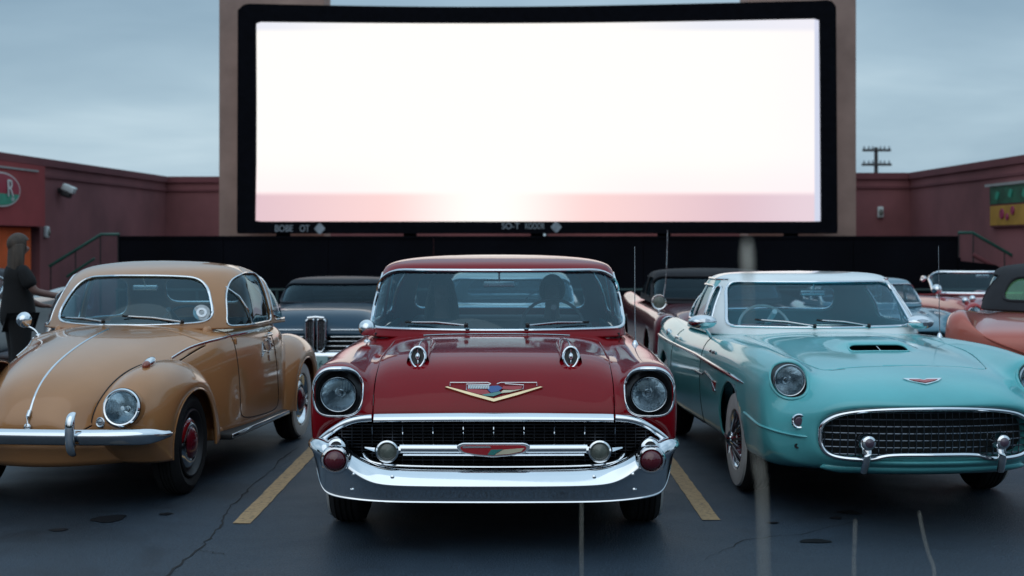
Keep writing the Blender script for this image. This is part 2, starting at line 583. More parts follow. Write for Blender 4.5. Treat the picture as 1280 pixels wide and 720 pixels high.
def steering_wheel(parent, c, r=.2, tilt=25, mat=None):
    M4 = Matrix.Translation(Vector(c)) @ Matrix.Rotation(math.radians(-tilt), 4, 'X')
    P = [(r*math.cos(2*PI*k/40), 0, r*math.sin(2*PI*k/40)) for k in range(40)]
    a = tube(P, .011, closed=True, up=(0, 1, 0))
    sp = join(tube([(-r, 0, 0), (-.05, -.03, 0), (.05, -.03, 0), (r, 0, 0)], .009), tube([(0, -.03, 0), (0, 0, -r)], .009), lathe([(-.06, .04), (-.02, .045), (0, .03), (.005, 0)], 20, (0, 0, 0), (0, 1, 0)),
              tube([(0, -.05, 0), (0, -.35, -.02)], .02))
    return mo('steering_wheel', xf(join(a, sp), M4), mat or M['seat_vinyl'], parent)

def bench(parent, y, w, z=.45, top=.98, mat=None, name='seat'):
    mat = mat or M['seat_vinyl']
    o = mo(name, rbox(0, y-.05, z-.05, w, .5, .2, .07), mat, parent, bevel=0)
    back = xf(rbox(0, 0, 0, w, .16, top-z+.05, .06), Matrix.Translation((0, y+.25, (top+z)/2)) @ Matrix.Rotation(math.radians(-10), 4, 'X'))
    mo('backrest', back, mat, o)
    return o

def cut_ring_panel(shell, fields, name, mats): pass

def fld_front(poly, ysplit, lo=True):
    def f(V):
        d = sdf(V[:, [0, 2]], poly)
        return np.minimum(d, (ysplit-V[:, 1]) if lo else (V[:, 1]-ysplit))
    return f

def fld_side(poly, s=0, xmin=.3):
    def f(V):
        d = sdf(V[:, [1, 2]], poly)
        x = np.abs(V[:, 0]) if s == 0 else V[:, 0]*s
        return np.minimum(d, x-xmin)
    return f

def circle(cy, cz, r, n=40): return [(cy+r*math.cos(2*PI*k/n), cz+r*math.sin(2*PI*k/n)) for k in range(n)]

def arch(cy, cz, r, flat=0, n=24, squash=1.0):
    P = [(cy+(r+flat)*math.cos(PI*k/n), cz+r*squash*math.sin(PI*k/n)) for k in range(n+1)]
    return P+[(cy-r-flat, -.5), (cy+r+flat, -.5)]

def side_windows(shell, polys, rt, root, mat, names):
    out = []
    for poly, nm in zip(polys, names):
        for s in (-1, 1):
            g = clip(shell, fld_side(poly, s))
            if len(g[1]): out.append(mo(nm, inset(g, -.012), mat, root))
    return out

def make_cabin(root, rings, body_mat, wind, rear, sides, ysplit, glass=None, trim_mat=None, trim_r=.011, thick=.02, mu=7, mvv=8, roofsplit=None, roof_mat=None, names=None, trim_side_r=.008, roof_name='roof', rear_glass=None):
    """greenhouse: one smooth shell cut by its window openings, each with glass and bright trim"""
    S = loft(rings, mu, mvv)
    glass = glass or M['windscreen']; trim_mat = trim_mat or M['chrome']
    sh = S
    fw = fld_front(wind, ysplit, True); fr = fld_front(rear, ysplit, False)
    sh, l1 = clip(sh, lambda V: -fw(V), True)
    sh, l2 = clip(sh, lambda V: -fr(V), True)
    ls = []
    for p in sides:
        f = fld_side(p)
        sh, l = clip(sh, lambda V: -f(V), True); ls += l
    if roofsplit:
        rp, rl = clip(sh, roofsplit, True)
        lower = clip(sh, lambda V: -roofsplit(V))
        roof = mo(roof_name, rp, roof_mat, root, thick=thick)
        mo('pillars', lower, body_mat, root, thick=thick)
    else:
        roof = mo(roof_name, sh, body_mat, root, thick=thick)
    w = mo('windscreen', inset(clip(S, fw), -.010), glass, root)
    mo('windscreen_trim', trim(l1, trim_r, trim_r*.8), trim_mat, w)
    r = mo('rear_window', inset(clip(S, fr), -.010), rear_glass or M['window'], root)
    t = trim(l2, trim_r*.8);
    if t: mo('rear_window_trim', t, trim_mat, r)
    for l in ls:
        t = trim([l], trim_side_r)
        if t: mo('side_window_trim', t, trim_mat, root)
    side_windows(S, sides, None, root, M['window'], names or ['side_window']*len(sides))
    return S, roof
# ================================================================== RED SEDAN
P_RED = paint('deep red lacquer', (.235, .0010, .006), metal=.0, rough=.3, cior=1.38, spec=0)
M['gold'] = pm('gilt brass', (.72, .58, .36), .25, 1, vary=.1)
M['em_red'] = pm('red enamel', (.38, .012, .02), .25, coat=.8)
M['em_blue'] = pm('blue enamel', (.02, .09, .30), .25, coat=.8)
M['em_green'] = pm('green enamel', (.03, .22, .20), .25, coat=.8)
M['em_cream'] = pm('cream enamel', (.62, .58, .42), .3, coat=.6)

def red_body_rows():
    R = []
    # recessed inner lip of the grille opening, then its edge
    B = [(0, .665), (.22, .665), (.44, .664), (.60, .655), (.69, .640), (.745, .620), (.79, .592), (.825, .560), (.845, .515), (.84, .46), (.81, .40), (.74, .35), (.42, .335), (0, .335)]
    R.append([(x*.97, .46, .5+(z-.5)*.94) for x, z in B])
    R.append([(x, .25+.05*(x/.85)**2, z) for x, z in B])
    R.append([(0, .175, .705), (.22, .177, .705), (.44, .182, .703), (.60, .19, .695), (.69, .19, .682), (.76, .18, .672), (.825, .18, .655), (.875, .19, .63), (.90, .21, .585), (.90, .24, .50), (.88, .27, .41), (.80, .28, .32), (.45, .28, .29), (0, .28, .29)])
    R.append([(0, .22, .79), (.22, .222, .79), (.44, .23, .788), (.595, .235, .78), (.665, .215, .79), (.745, .165, .80), (.84, .16, .80), (.91, .18, .775), (.935, .22, .68), (.935, .28, .54), (.915, .34, .41), (.84, .36, .28), (.45, .36, .26), (0, .36, .26)])
    R.append([(0, .30, .875), (.22, .302, .875), (.44, .315, .872), (.592, .325, .86), (.655, .275, .868), (.73, .172, .932), (.84, .165, .938), (.92, .19, .895), (.945, .27, .76), (.947, .36, .57), (.93, .42, .41), (.86, .44, .27), (.45, .44, .24), (0, .44, .24)])
    R.append([(0, .42, .950), (.22, .423, .950), (.44, .435, .945), (.590, .45, .928), (.655, .42, .905), (.735, .28, .968), (.84, .27, .972), (.925, .30, .925), (.947, .40, .78), (.95, .50, .58), (.935, .54, .41), (.865, .56, .26), (.45, .56, .23), (0, .56, .23)])
    R.append([(0, .62, 1.0), (.22, .622, .998), (.44, .63, .992), (.592, .64, .972), (.665, .63, .935), (.755, .55, .975), (.85, .55, .972), (.925, .56, .93), (.947, .62, .79), (.95, .68, .59), (.935, .70, .41), (.865, .7, .26), (.45, .7, .23), (0, .7, .23)])
    def std(y, hood, edge, val, cr, sh=.94, xh=.60, w=1.0, low=.26):
        return [(0, y, hood), (.22, y, hood-.002), (.44, y, hood-.008), (xh, y, edge), (.685, y, val), (.765*w, y, cr), (.86*w, y, cr-.006), (.928*w, y, sh), (.948*w, y, .80), (.95*w, y, .60), (.937*w, y, .41), (.865*w, y, low), (.45, y, .23), (0, y, .23)]
    R.append(std(.95, 1.012, .982, .95, .98))
    R.append(std(1.35, 1.024, .995, .965, .985))
    R.append(std(1.70, 1.030, 1.005, .98, .985))
    R.append(std(2.05, 1.032, 1.015, .99, .985))
    R.append(std(2.8, 1.02, 1.01, .99, .985))
    R.append(std(3.6, 1.02, 1.01, .99, .985))
    R.append(std(4.2, 1.02, 1.01, .99, 1.03, .97))
    R.append(std(4.7, .96, .95, .94, 1.06, 1.0))
    R.append(std(4.98, .90, .89, .89, 1.04, .97, w=.97, low=.33))
    R.append([(x*.8, 5.06, .62+(z-.62)*.75) for x, y, z in std(5, .88, .88, .88, .95, .9)])
    R.append([(x*.3, 5.07, .62+(z-.62)*.3) for x, y, z in std(5, .88, .88, .88, .95, .9)])
    return R

def build_red():
    root = empty('sedan', (-.096, 7.16, 0), 0, 'glossy red 1950s sedan with a wide chrome bumper, parked nose-on in the middle', 'car')
    root.scale = (1.025, 1, 1)
    B = loft(red_body_rows(), 8, 7)
    # openings
    HL = (.797, .818)      # headlight centre x, z
    hl_out = rpoly([(HL[0]-.122, HL[1]-.118), (HL[0]+.120, HL[1]-.118), (HL[0]+.128, HL[1]+.06), (HL[0]+.07, HL[1]+.131), (HL[0]-.07, HL[1]+.131), (HL[0]-.128, HL[1]+.06)], [.10, .10, .07, .08, .08, .07])
    def f_hl(V): return np.minimum(sdf(np.c_[np.abs(V[:, 0]), V[:, 2]], hl_out), .40-V[:, 1])
    B, lhl = clip(B, lambda V: -f_hl(V), True)
    cab = rpoly([(-.64, 2.0), (.64, 2.0), (.66, 3.95), (-.66, 3.95)], .2)
    B = clip(B, lambda V: -np.minimum(sdf(V[:, [0, 1]], cab), V[:, 2]-.9))
    for yc in (1.02, 3.94):
        a = arch(yc, .36, .40)
        B, la = clip(B, lambda V: -np.minimum(sdf(V[:, [1, 2]], a), np.abs(V[:, 0])-.60), True)
    # bonnet panel
    def f_hood(V):
        return np.minimum(np.minimum(.618+.0*V[:, 1]-np.abs(V[:, 0]), 1.66-V[:, 1]-.12*V[:, 0]**2), V[:, 2]-.698)
    hood = clip(B, lambda V: f_hood(V)-.0025)
    rest = clip(B, lambda V: -f_hood(V)-.0025)
    body = mo('body', rest, P_RED, root, thick=.012)
    hood_o = mo('bonnet', hood, P_RED, root, thick=.012)
    bb = bvh(B)
    # door seams are only seen from the side: thin dark grooves
    for s in (-1, 1):
        P = [onside(bb, y, z, s, -.001) for y, z in [(2.12, .98), (2.10, .8), (2.10, .5), (2.13, .33), (2.3, .29), (3.2, .29), (3.38, .36), (3.42, .6), (3.42, .8), (3.40, .98)]]
        P = [p for p in P if p]
        mo('door_seam', tube(P, .003, n=6), M['under'], root)
        P = [onside(bb, y, .86-.0*y, s, .004) for y in np.linspace(.45, 4.6, 30)]
        P = [p for p in P if p]
        mo('side_trim', tube(P, .006, r2=.012), M['chrome'], root)
        p = onside(bb, 3.2, .80, s, .03)
        dh = mo('door_handle', tube([p+Vector((0, -.09, 0)), p+Vector((0, .09, 0))], .009, r2=.013), M['chrome'], root)
    # roof & glass
    rings = [ring(1.00, 1.70, 4.20, .745, .835, .64, .27, .22),
             ring(1.07, 1.75, 4.14, .742, .828, .64, .27, .22),
             ring(1.20, 1.86, 4.04, .738, .810, .63, .265, .21),
             ring(1.33, 1.985, 3.92, .725, .790, .62, .26, .20),
             ring(1.43, 2.09, 3.80, .70, .765, .60, .24, .20),
             ring(1.470, 2.15, 3.70, .655, .715, .57, .22, .20),
             ring(1.498, 2.28, 3.55, .55, .61, .50, .19, .18),
             ring(1.516, 2.50, 3.30, .36, .41, .34, .10, .10),
             ring(1.523, 2.75, 3.1, .14, .16, .14, .03, .03),
             ring(1.524, 2.85, 3.0, .0, .0, .0, 0, 0)]
    wind = rpoly([(-.822, 1.052), (.822, 1.052), (.790, 1.425), (-.790, 1.425)], [.06, .06, .17, .17])
    rear = rpoly([(-.68, 1.09), (.68, 1.09), (.60, 1.40), (-.60, 1.40)], .1)
    sides = [rpoly([(2.30, 1.08), (3.06, 1.08), (3.06, 1.40), (2.42, 1.40)], .05), rpoly([(3.12, 1.08), (3.72, 1.08), (3.60, 1.40), (3.12, 1.40)], .06)]
    S, roof = make_cabin(root, rings, P_RED, wind, rear, sides, 2.85, trim_r=.014)
    sb = bvh(S)
    # cowl strip, wipers
    for s in (-1, 1):
        p0 = Vector((s*.19, 1.70, 1.082)); e = onfront(sb, s*.56, 1.088, .012)
        m = onfront(sb, s*.36, 1.10, .012)
        wiper(root, Vector((s*.19, 1.725, 1.085)), e if e else Vector((s*.55, 1.8, 1.09)), sb)
    cp = [ontop(bb, x, 1.69, .004) for x in np.linspace(-.45, .45, 16)]
    mo('cowl_vent', tube([p for p in cp if p], .012, r2=.004), M['dull_chrome'], root)
    # headlights
    for s in (-1, 1):
        L = [(P, c) for P, c in lhl if P[0].x*s > 0]
        bz = mo('headlight_bezel', trim(L, .0045, .006, step=.012, sm=1), M['chrome'], root)
        # brow: thicker chrome along the top
        Pm = max(L, key=lambda q: len(q[0]))[0]
        Ps = resample(Pm, .012, True)
        top = [p for p in Ps if p.z > HL[1]+.045]
        top.sort(key=lambda p: p.x)
        mo('headlight_brow', tube(smooth_pts([p+Vector((0, -.012, .0)) for p in top], False, 3),   .019, r2=.013, n=10, taper=lambda t: .4+.6*math.sin(PI*min(1, max(0, t)))), M['chrome'], bz)
        c = Vector((s*HL[0], .215, HL[1]-.008))
        # black housing funnel from the opening to the ring
        n = 48; V = []; F = []
        for k in range(n):
            a = 2*PI*k/n
            # radius of outline in direction a
            lo, hi = .0, .3
            for _ in range(18):
                mid = (lo+hi)/2
                if sdf([(HL[0]+mid*math.cos(a), HL[1]+mid*math.sin(a))], hl_out)[0] > 0: lo = mid
                else: hi = mid
            x, z = HL[0]+lo*math.cos(a), HL[1]+lo*math.sin(a)
            h = hit(bb, (s*(HL[0]+(lo+.006)*math.cos(a)), -5, HL[1]+(lo+.006)*math.sin(a)), (0, 1, 0))
            yy = h.y+.004 if h and h.y < .5 else .2
            V += [(s*x, yy, z), (s*(HL[0]+.112*math.cos(a)), .225, HL[1]-.008+.112*math.sin(a)), (s*(HL[0]+.098*math.cos(a)), .212, HL[1]-.008+.098*math.sin(a)), (s*(HL[0]+.09*math.cos(a)), .25, HL[1]-.008+.09*math.sin(a))]
        for k in range(n):
            for j in range(3): F.append((k*4+j, ((k+1) % n)*4+j, ((k+1) % n)*4+j+1, k*4+j+1))
        mo('headlight_housing', (V, F), M['black'], bz)
        headlight(root, c, .088, (0, -1, 0), .007, M['dull_chrome'])
    # chrome lip of the bonnet and its wings
    for k, (x0, x1) in enumerate([(-.612, .612)]):
        xs = np.linspace(x0, x1, 41)
        prof = [(.035, .724), (.012, .723), (-.010, .713), (-.026, .698), (-.034, .684), (-.026, .672), (-.006, .666), (.03, .668)]
        rows = []
        for x in xs:
            o = hit(bb, (x, -5, .70), (0, 1, 0)); yb = .178+.02*(x/.6)**2
            rows.append([(x, yb+dy, z-.006*(x/.6)**2) for dy, z in prof])
        mo('bonnet_lip', loft(rows, 1, 4, closed=False, tight=0), M['chrome'], root)
    for s in (-1, 1):
        P = curve([(s*.622, .17, .690), (s*.70, .165, .683), (s*.775, .165, .655), (s*.84, .175, .610), (s*.885, .20, .565), (s*.90, .23, .535)], 8)
        mo('grille_wing', tube(P, .022, r2=.024, n=12, up=(0, -1, .3), taper=lambda t: 1.0 if t < .8 else 1-.5*(t-.8)/.2), M['chrome'], root)
    # grille: dark egg-crate, bars, lamps
    back = mo('grille', join(box2(-.82, .82, .44, .45, .33, .66)), M['grille_back'], root)
    parts = []
    for z in np.arange(.36, .655, .017): parts.append(box2(-.80, .80, .235, .262, z-.0022, z+.0022))
    for x in np.arange(-.78, .781, .052): parts.append(box2(x-.0022, x+.0022, .225, .232, .35, .655))
    mo('grille_mesh', join(*parts), M['mesh_dark'], back, smooth=False)
    parts = [tube([(x, .19, .605), (x, .175, .645)], .004, n=6, r2=.004) for x in np.linspace(-.62, .62, 9)]
    mo('grille_posts', join(*parts), M['chrome'], back)
    zb = .535
    P = [(x, .13+.02*abs(x), zb) for x in np.linspace(-.475, .475, 20)]
    mo('grille_bar', join(tube(P, .022, r2=.026, n=14, up=(0, 0, 1)), tube([(x, .15+.02*abs(x), zb-.032) for x in np.linspace(-.46, .46, 12)], .008, r2=.008)), M['chrome'], back)
    P = curve([(-.665, .20, .50), (-.62, .17, .463), (-.5, .155, .446), (-.25, .15, .440), (0, .148, .438), (.25, .15, .440), (.5, .155, .446), (.62, .17, .463), (.665, .20, .50)], 8)
    mo('lower_grille_bar', tube(P, .012, r2=.009, n=10), M['chrome'], back)
    for s in (-1, 1):
        c = (s*.537, .115, .525)
        pk = mo('parking_light', lathe([(-.08, .03), (-.03, .052), (.0, .060), (.012, .058), (.016, .050), (.008, .044), (-.004, .042)], 32, c, (0, -1, 0)), M['chrome'], root)
        mo('lens', lathe([(-.002, .044), (.006, .03), (.009, 0)], 28, c, (0, -1, 0)), M['parklens'], pk)
        mo('lamp_spear', tube([(s*.60, .15, .530), (s*.655, .165, .538)], .015, taper=lambda t: 1-.7*t), M['chrome'], pk)
        mo('lamp_bracket', tube([(s*.485, .14, .530), (s*.47, .14, .53)], .026), M['chrome'], pk)
    # medallion on the bar
    med = rpoly([(-.19, zb+.022), (-.16, zb+.038), (.16, zb+.038), (.19, zb+.022), (.17, zb-.012), (.09, zb-.030), (0, zb-.038), (-.09, zb-.030), (-.17, zb-.012)], .02, 4)
    def scl(P, k, kz=None, cz=zb): kz = kz or k; return [(x*k, cz+(z-cz)*kz) for x, z in P]
    e = mo('grille_medallion', prism(med, .085, .13), M['chrome'], back, bevel=.004)
    mo('medallion_field', prism(scl(med, .90, .72), .0815, .09), M['em_red'], e)
    mo('medallion_cream', prism([(.005, zb-.024), (.05, zb+.004), (.155, zb+.012), (.14, zb-.006), (.08, zb-.018)], .079, .083), M['em_cream'], e)
    mo('medallion_green', prism([(-.03, zb-.022), (-.012, zb+.004), (.05, zb+.006), (.018, zb-.012), (.004, zb-.024)], .0775, .083), M['em_green'], e)
    mo('medallion_stripe', prism([(-.155, zb+.012), (-.155, zb+.022), (-.02, zb+.022), (-.01, zb+.014)], .079, .083), M['chrome'], e)
    # V emblem on the bonnet: follows the sheet
    def sheet(pts, off, th=.006):
        V = []; F = []; n = len(pts)
        for x, z in pts:
            p = onfront(bb, x, z, off); V.append(tuple(p))
        for x, z in pts:
            p = onfront(bb, x, z, off-th); V.append(tuple(p))
        F = [tuple(range(n)), tuple(range(n, 2*n))[::-1]]+[(i, i+n, (i+1) % n+n, (i+1) % n) for i in range(n)]
        return V, F
    zt = .852
    Z = lambda py: 1.6-(py-305)/236.5
    X = lambda px: (px-616.5)/236.5
    vl = sheet([(X(557), Z(485.5)), (X(560), Z(485)), (X(590), Z(492)), (X(616.5), Z(498.5)), (X(643), Z(492)), (X(673), Z(485)), (X(676), Z(485.5)), (X(645), Z(494.5)), (X(616.5), Z(501.8)), (X(588), Z(494.5))], .012, .012)
    em = mo('bonnet_emblem', vl, M['gold'], root)
    # thin upper frame wire of the emblem
    P = [onfront(bb, X(a), Z(b), .008) for a, b in [(563, 484), (563, 480), (585, 480), (609, 480), (613, 481.5)]]
    Q = [onfront(bb, X(a), Z(b), .008) for a, b in [(620, 481.5), (625, 480), (648, 480), (669, 480), (669, 484)]]
    R_ = [onfront(bb, X(a), Z(b), .009) for a, b in [(583, 489), (583, 482), (612, 482.5)]]
    R2 = [onfront(bb, X(a), Z(b), .009) for a, b in [(652, 488), (653, 483), (630, 481.5)]]
    mo('emblem_wire', join(tube(P, .0022), tube(Q, .0022), tube(R_, .0022), tube(R2, .0022)), M['chrome'], em)
    mo('emblem_red', sheet([(X(584), Z(487)), (X(584), Z(490)), (X(601), Z(493.5)), (X(612), Z(492)), (X(608), Z(488))], .008), M['em_red'], em)
    mo('emblem_red', sheet([(X(628), Z(484)), (X(626), Z(487)), (X(640), Z(488)), (X(650), Z(487)), (X(651), Z(484))], .008), M['em_red'], em)
    mo('emblem_script', sheet([(X(585), Z(483)), (X(585), Z(487)), (X(611), Z(487)), (X(611), Z(483))], .009), M['dull_chrome'], em)
    parts = []
    for k in range(8):
        x = X(587.5+k*3); p = onfront(bb, x, Z(485), .011)
        parts.append(tube([onfront(bb, x-.002, Z(486.4), .011), onfront(bb, x+.002, Z(483.8), .011)], .0016, n=5))
    mo('emblem_letters', join(*parts), M['em_cream'], em)
    mo('emblem_blue', sheet([(X(612), Z(484)), (X(609), Z(488)), (X(613), Z(491.5)), (X(622), Z(490)), (X(627), Z(486)), (X(622), Z(483.5))], .009), M['em_blue'], em)
    mo('emblem_green', sheet([(X(602), Z(493.5)), (X(606), Z(495)), (X(616), Z(495.5)), (X(626), Z(492)), (X(624), Z(490)), (X(613), Z(492))], .009), M['em_green'], em)
    mo('emblem_cream', sheet([(X(628), Z(488.5)), (X(624), Z(492)), (X(636), Z(491)), (X(652), Z(487.3)), (X(640), Z(488.6))], .009), M['em_cream'], em)
    # rocket ornaments on the bonnet
    for s in (-1, 1):
        x0 = s*.405
        a = onfront(bb, x0, .955, 0); ya = a.y
        # body: tapered pod running back over the bonnet
        rows = []
        for t in np.linspace(0, 1, 10):
            y = .47+t*.85
            top = ontop(bb, x0-s*.03*t, y, 0).z
            w = .052*(1-t)**.4+.010; h = .078*(1-t)**.55
            rows.append([(x0-s*.03*t+w*math.cos(q)*1.0, y, max(top-.03, top-.015+0)+(h+.012)*math.sin(q)) for q in np.linspace(0, PI, 11)])
        o = mo('bonnet_rocket', loft(rows, 3, 3, closed=False, tight=0), P_RED, root)
        c = Vector((x0, .455, .986))
        n = 32; pr = []
        for q in range(n):
            aa = 2*PI*q/n
            pr.append((c.x+.041*math.cos(aa)*(1-.25*max(0, -math.sin(aa))), c.y-.005-.02*math.sin(aa)*-1, c.z+.054*math.sin(aa)))
        mo('rocket_ring', tube(pr, .008, r2=.013, closed=True, up=(0, 1, 0)), M['chrome'], o)
        V = [tuple(c+Vector((0, .01, 0)))]+[(p[0], p[1]+.012, p[2]) for p in pr]
        mo('rocket_mouth', (V, [(0, 1+k, 1+(k+1) % n) for k in range(n)]), M['black'], o)
        mo('rocket_tip', sphere((c.x, c.y-.005, c.z+.005), .015, .03, .022), M['chrome'], o)
        mo('rocket_blade', tube([(c.x, c.y+.0, c.z-.04), (c.x, c.y-.008, c.z+.045)], .004, r2=.006), M['chrome'], o)
        P = [Vector((x0-s*.03*t+s*0, .47+t*.85, ontop(bb, x0-s*.03*t, .47+t*.85, 0).z+.074*(1-t)**.55+.002)) for t in np.linspace(0, 1, 10)]
        mo('rocket_strip', tube(P, .003, r2=.003), M['chrome'], o)
    # bumper
    st = [  # x, y, ztop, zbot
        (0, 0, .432, .268), (.20, .002, .432, .268), (.40, .008, .434, .268), (.52, .014, .440, .269), (.60, .022, .456, .271), (.67, .030, .490, .274), (.73, .036, .530, .279), (.78, .042, .562, .285),
        (.84, .056, .584, .300), (.88, .08, .590, .335), (.915, .12, .588, .395), (.94, .18, .583, .445), (.953, .27, .578, .47), (.957, .40, .573, .475), (.957, .58, .57, .48)]
    def prof(x, y, zt, zb):
        k = min(1, max(0, (x-.62)/.16))
        if True:
            base = [(.13, .985), (.080, 1.0), (.060, .975), (.038, .87), (.018, .74), (.001, .62), (-.004, .565), (.006, .50), (.020, .36), (.034, .20), (.043, .08), (.042, .05), (.040, .03), (.046, .0), (.15, 0)]
            tip = [(.13, .985), (.060, 1.0), (.030, .985), (.010, .93), (-.004, .85), (-.010, .76), (-.008, .70), (.010, .63), (.024, .48), (.038, .26), (.050, .08), (.050, .05), (.049, .03), (.054, .0), (.15, 0)]
            pr = [(a*(1-k)+c*k, b*(1-k)+d*k) for (a, b), (c, d) in zip(base, tip)]
        return pr
    rows = []
    for x, y, zt, zb in st:
        a = 0
        if x > .86: a = min(1, (x-.86)/.09)
        row = []
        for dy, t in prof(x, y, zt, zb):
            # turn the depth of the profile sideways where the bumper wraps round
            row.append((x-dy*a*.7, y+dy*(1-a*.6), zb+(zt-zb)*t))
        rows.append(row)
    full = [[(-x, y, z) for x, y, z in r] for r in reversed(rows[1:])]+rows
    VFb = loft(full, 5, 5, closed=False, tight=.5)
    bp = mo('front_bumper', VFb, M['chrome'], root, thick=.006, angle=50)
    bbv = bvh(VFb)
    # bolts
    for x, z in [(-.505, .405), (-.71, .335), (.505, .405), (.71, .335), (-.70, .42), (.70, .42)]:
        p = onfront(bbv, x, z, .0)
        if p: mo('bumper_bolt', lathe([(0, .011), (.005, .010), (.008, .005), (.009, 0)], 14, p, (0, -1, .2)), M['chrome'], bp)
    # bullets
    for s in (-1, 1):
        c = (s*.785, -.015, .500)
        gd = mo('bumper_bullet', join(xf(lathe([(-.17, .060), (-.10, .074), (-.03, .076), (.0, .073), (.016, .066), (.018, .058), (.006, .054)], 36, (0, 0, 0), (0, -1, 0)), Matrix.Translation(c)),
                                      xf(lathe([(-.22, .03), (-.10, .052), (-.03, .056), (.0, .046), (.01, .03), (.012, 0)], 30, (0, 0, 0), (0, -1, .1), 1, 1), Matrix.Translation((c[0], c[1]+.05, c[2]+.055)))), M['chrome'], bp)
        mo('bullet_lens', lathe([(.004, .056), (.016, .050), (.030, .038), (.038, .02), (.040, 0)], 32, c, (0, -1, 0)), M['red_lens'], gd)
        mo('bullet_vent', lathe([(-.002, .030), (.002, .028), (-.001, .02), (-.001, 0)], 24, (c[0], c[1]+.046-.012, c[2]+.062), (0, -1, .35)), M['black'], gd)
    # valance under bumper
    mo('front_valance', both(loft([[(x, .12+dy, z) for x, z in [(0, .30), (.4, .30), (.7, .31), (.86, .36)]] for dy, in [(0,), (.15,)]], 2, 4, closed=False)), M['under'], root)
    # wheels
    for s in (-1, 1):
        make_wheel(root, (s*.815, .98, .335), .335, .19, s, True, 'dish')
        make_wheel(root, (s*.80, 3.94, .335), .335, .19, s, True, 'dish')
    mo('chassis', join(box2(-.66, .66, .75, 4.6, .24, .30), box2(-.7, .7, .93, 1.03, .28, .36), box2(-.7, .7, 3.88, 3.98, .28, .38), box2(-.62, .62, .55, 1.9, .3, .60)), M['under'], root, smooth=False)
    # interior
    mo('dashboard', rbox(0, 2.04, .96, 1.36, .22, .16, .05), P_RED, root)
    mo('cabin_floor', join(box2(-.74, .74, 2.0, 4.1, .34, .36), box2(-.78, -.76, 2.0, 4.0, .34, 1.02), box2(.76, .78, 2.0, 4.0, .34, 1.02), box2(-.7, .7, 1.95, 1.97, .34, .98)), M['interior'], root, smooth=False)
    bench(root, 2.85, 1.34, .45, 1.02, name='front_seat')
    bench(root, 3.6, 1.34, .47, 1.02, name='rear_seat')
    steering_wheel(root, (.36, 2.33, 1.04), .205, 28)
    inner_mirror(root, (.01, 2.26, 1.335), .21, .05)
    # mirror, antenna
    b = ontop(bb, -.80, 1.72, 0); round_mirror(root, b, (-.80, 1.70, b.z+.085), .052)
    b = ontop(bb, .83, 1.45, 0)
    antenna(root, b, .60, (0, .02))
    return root, bb
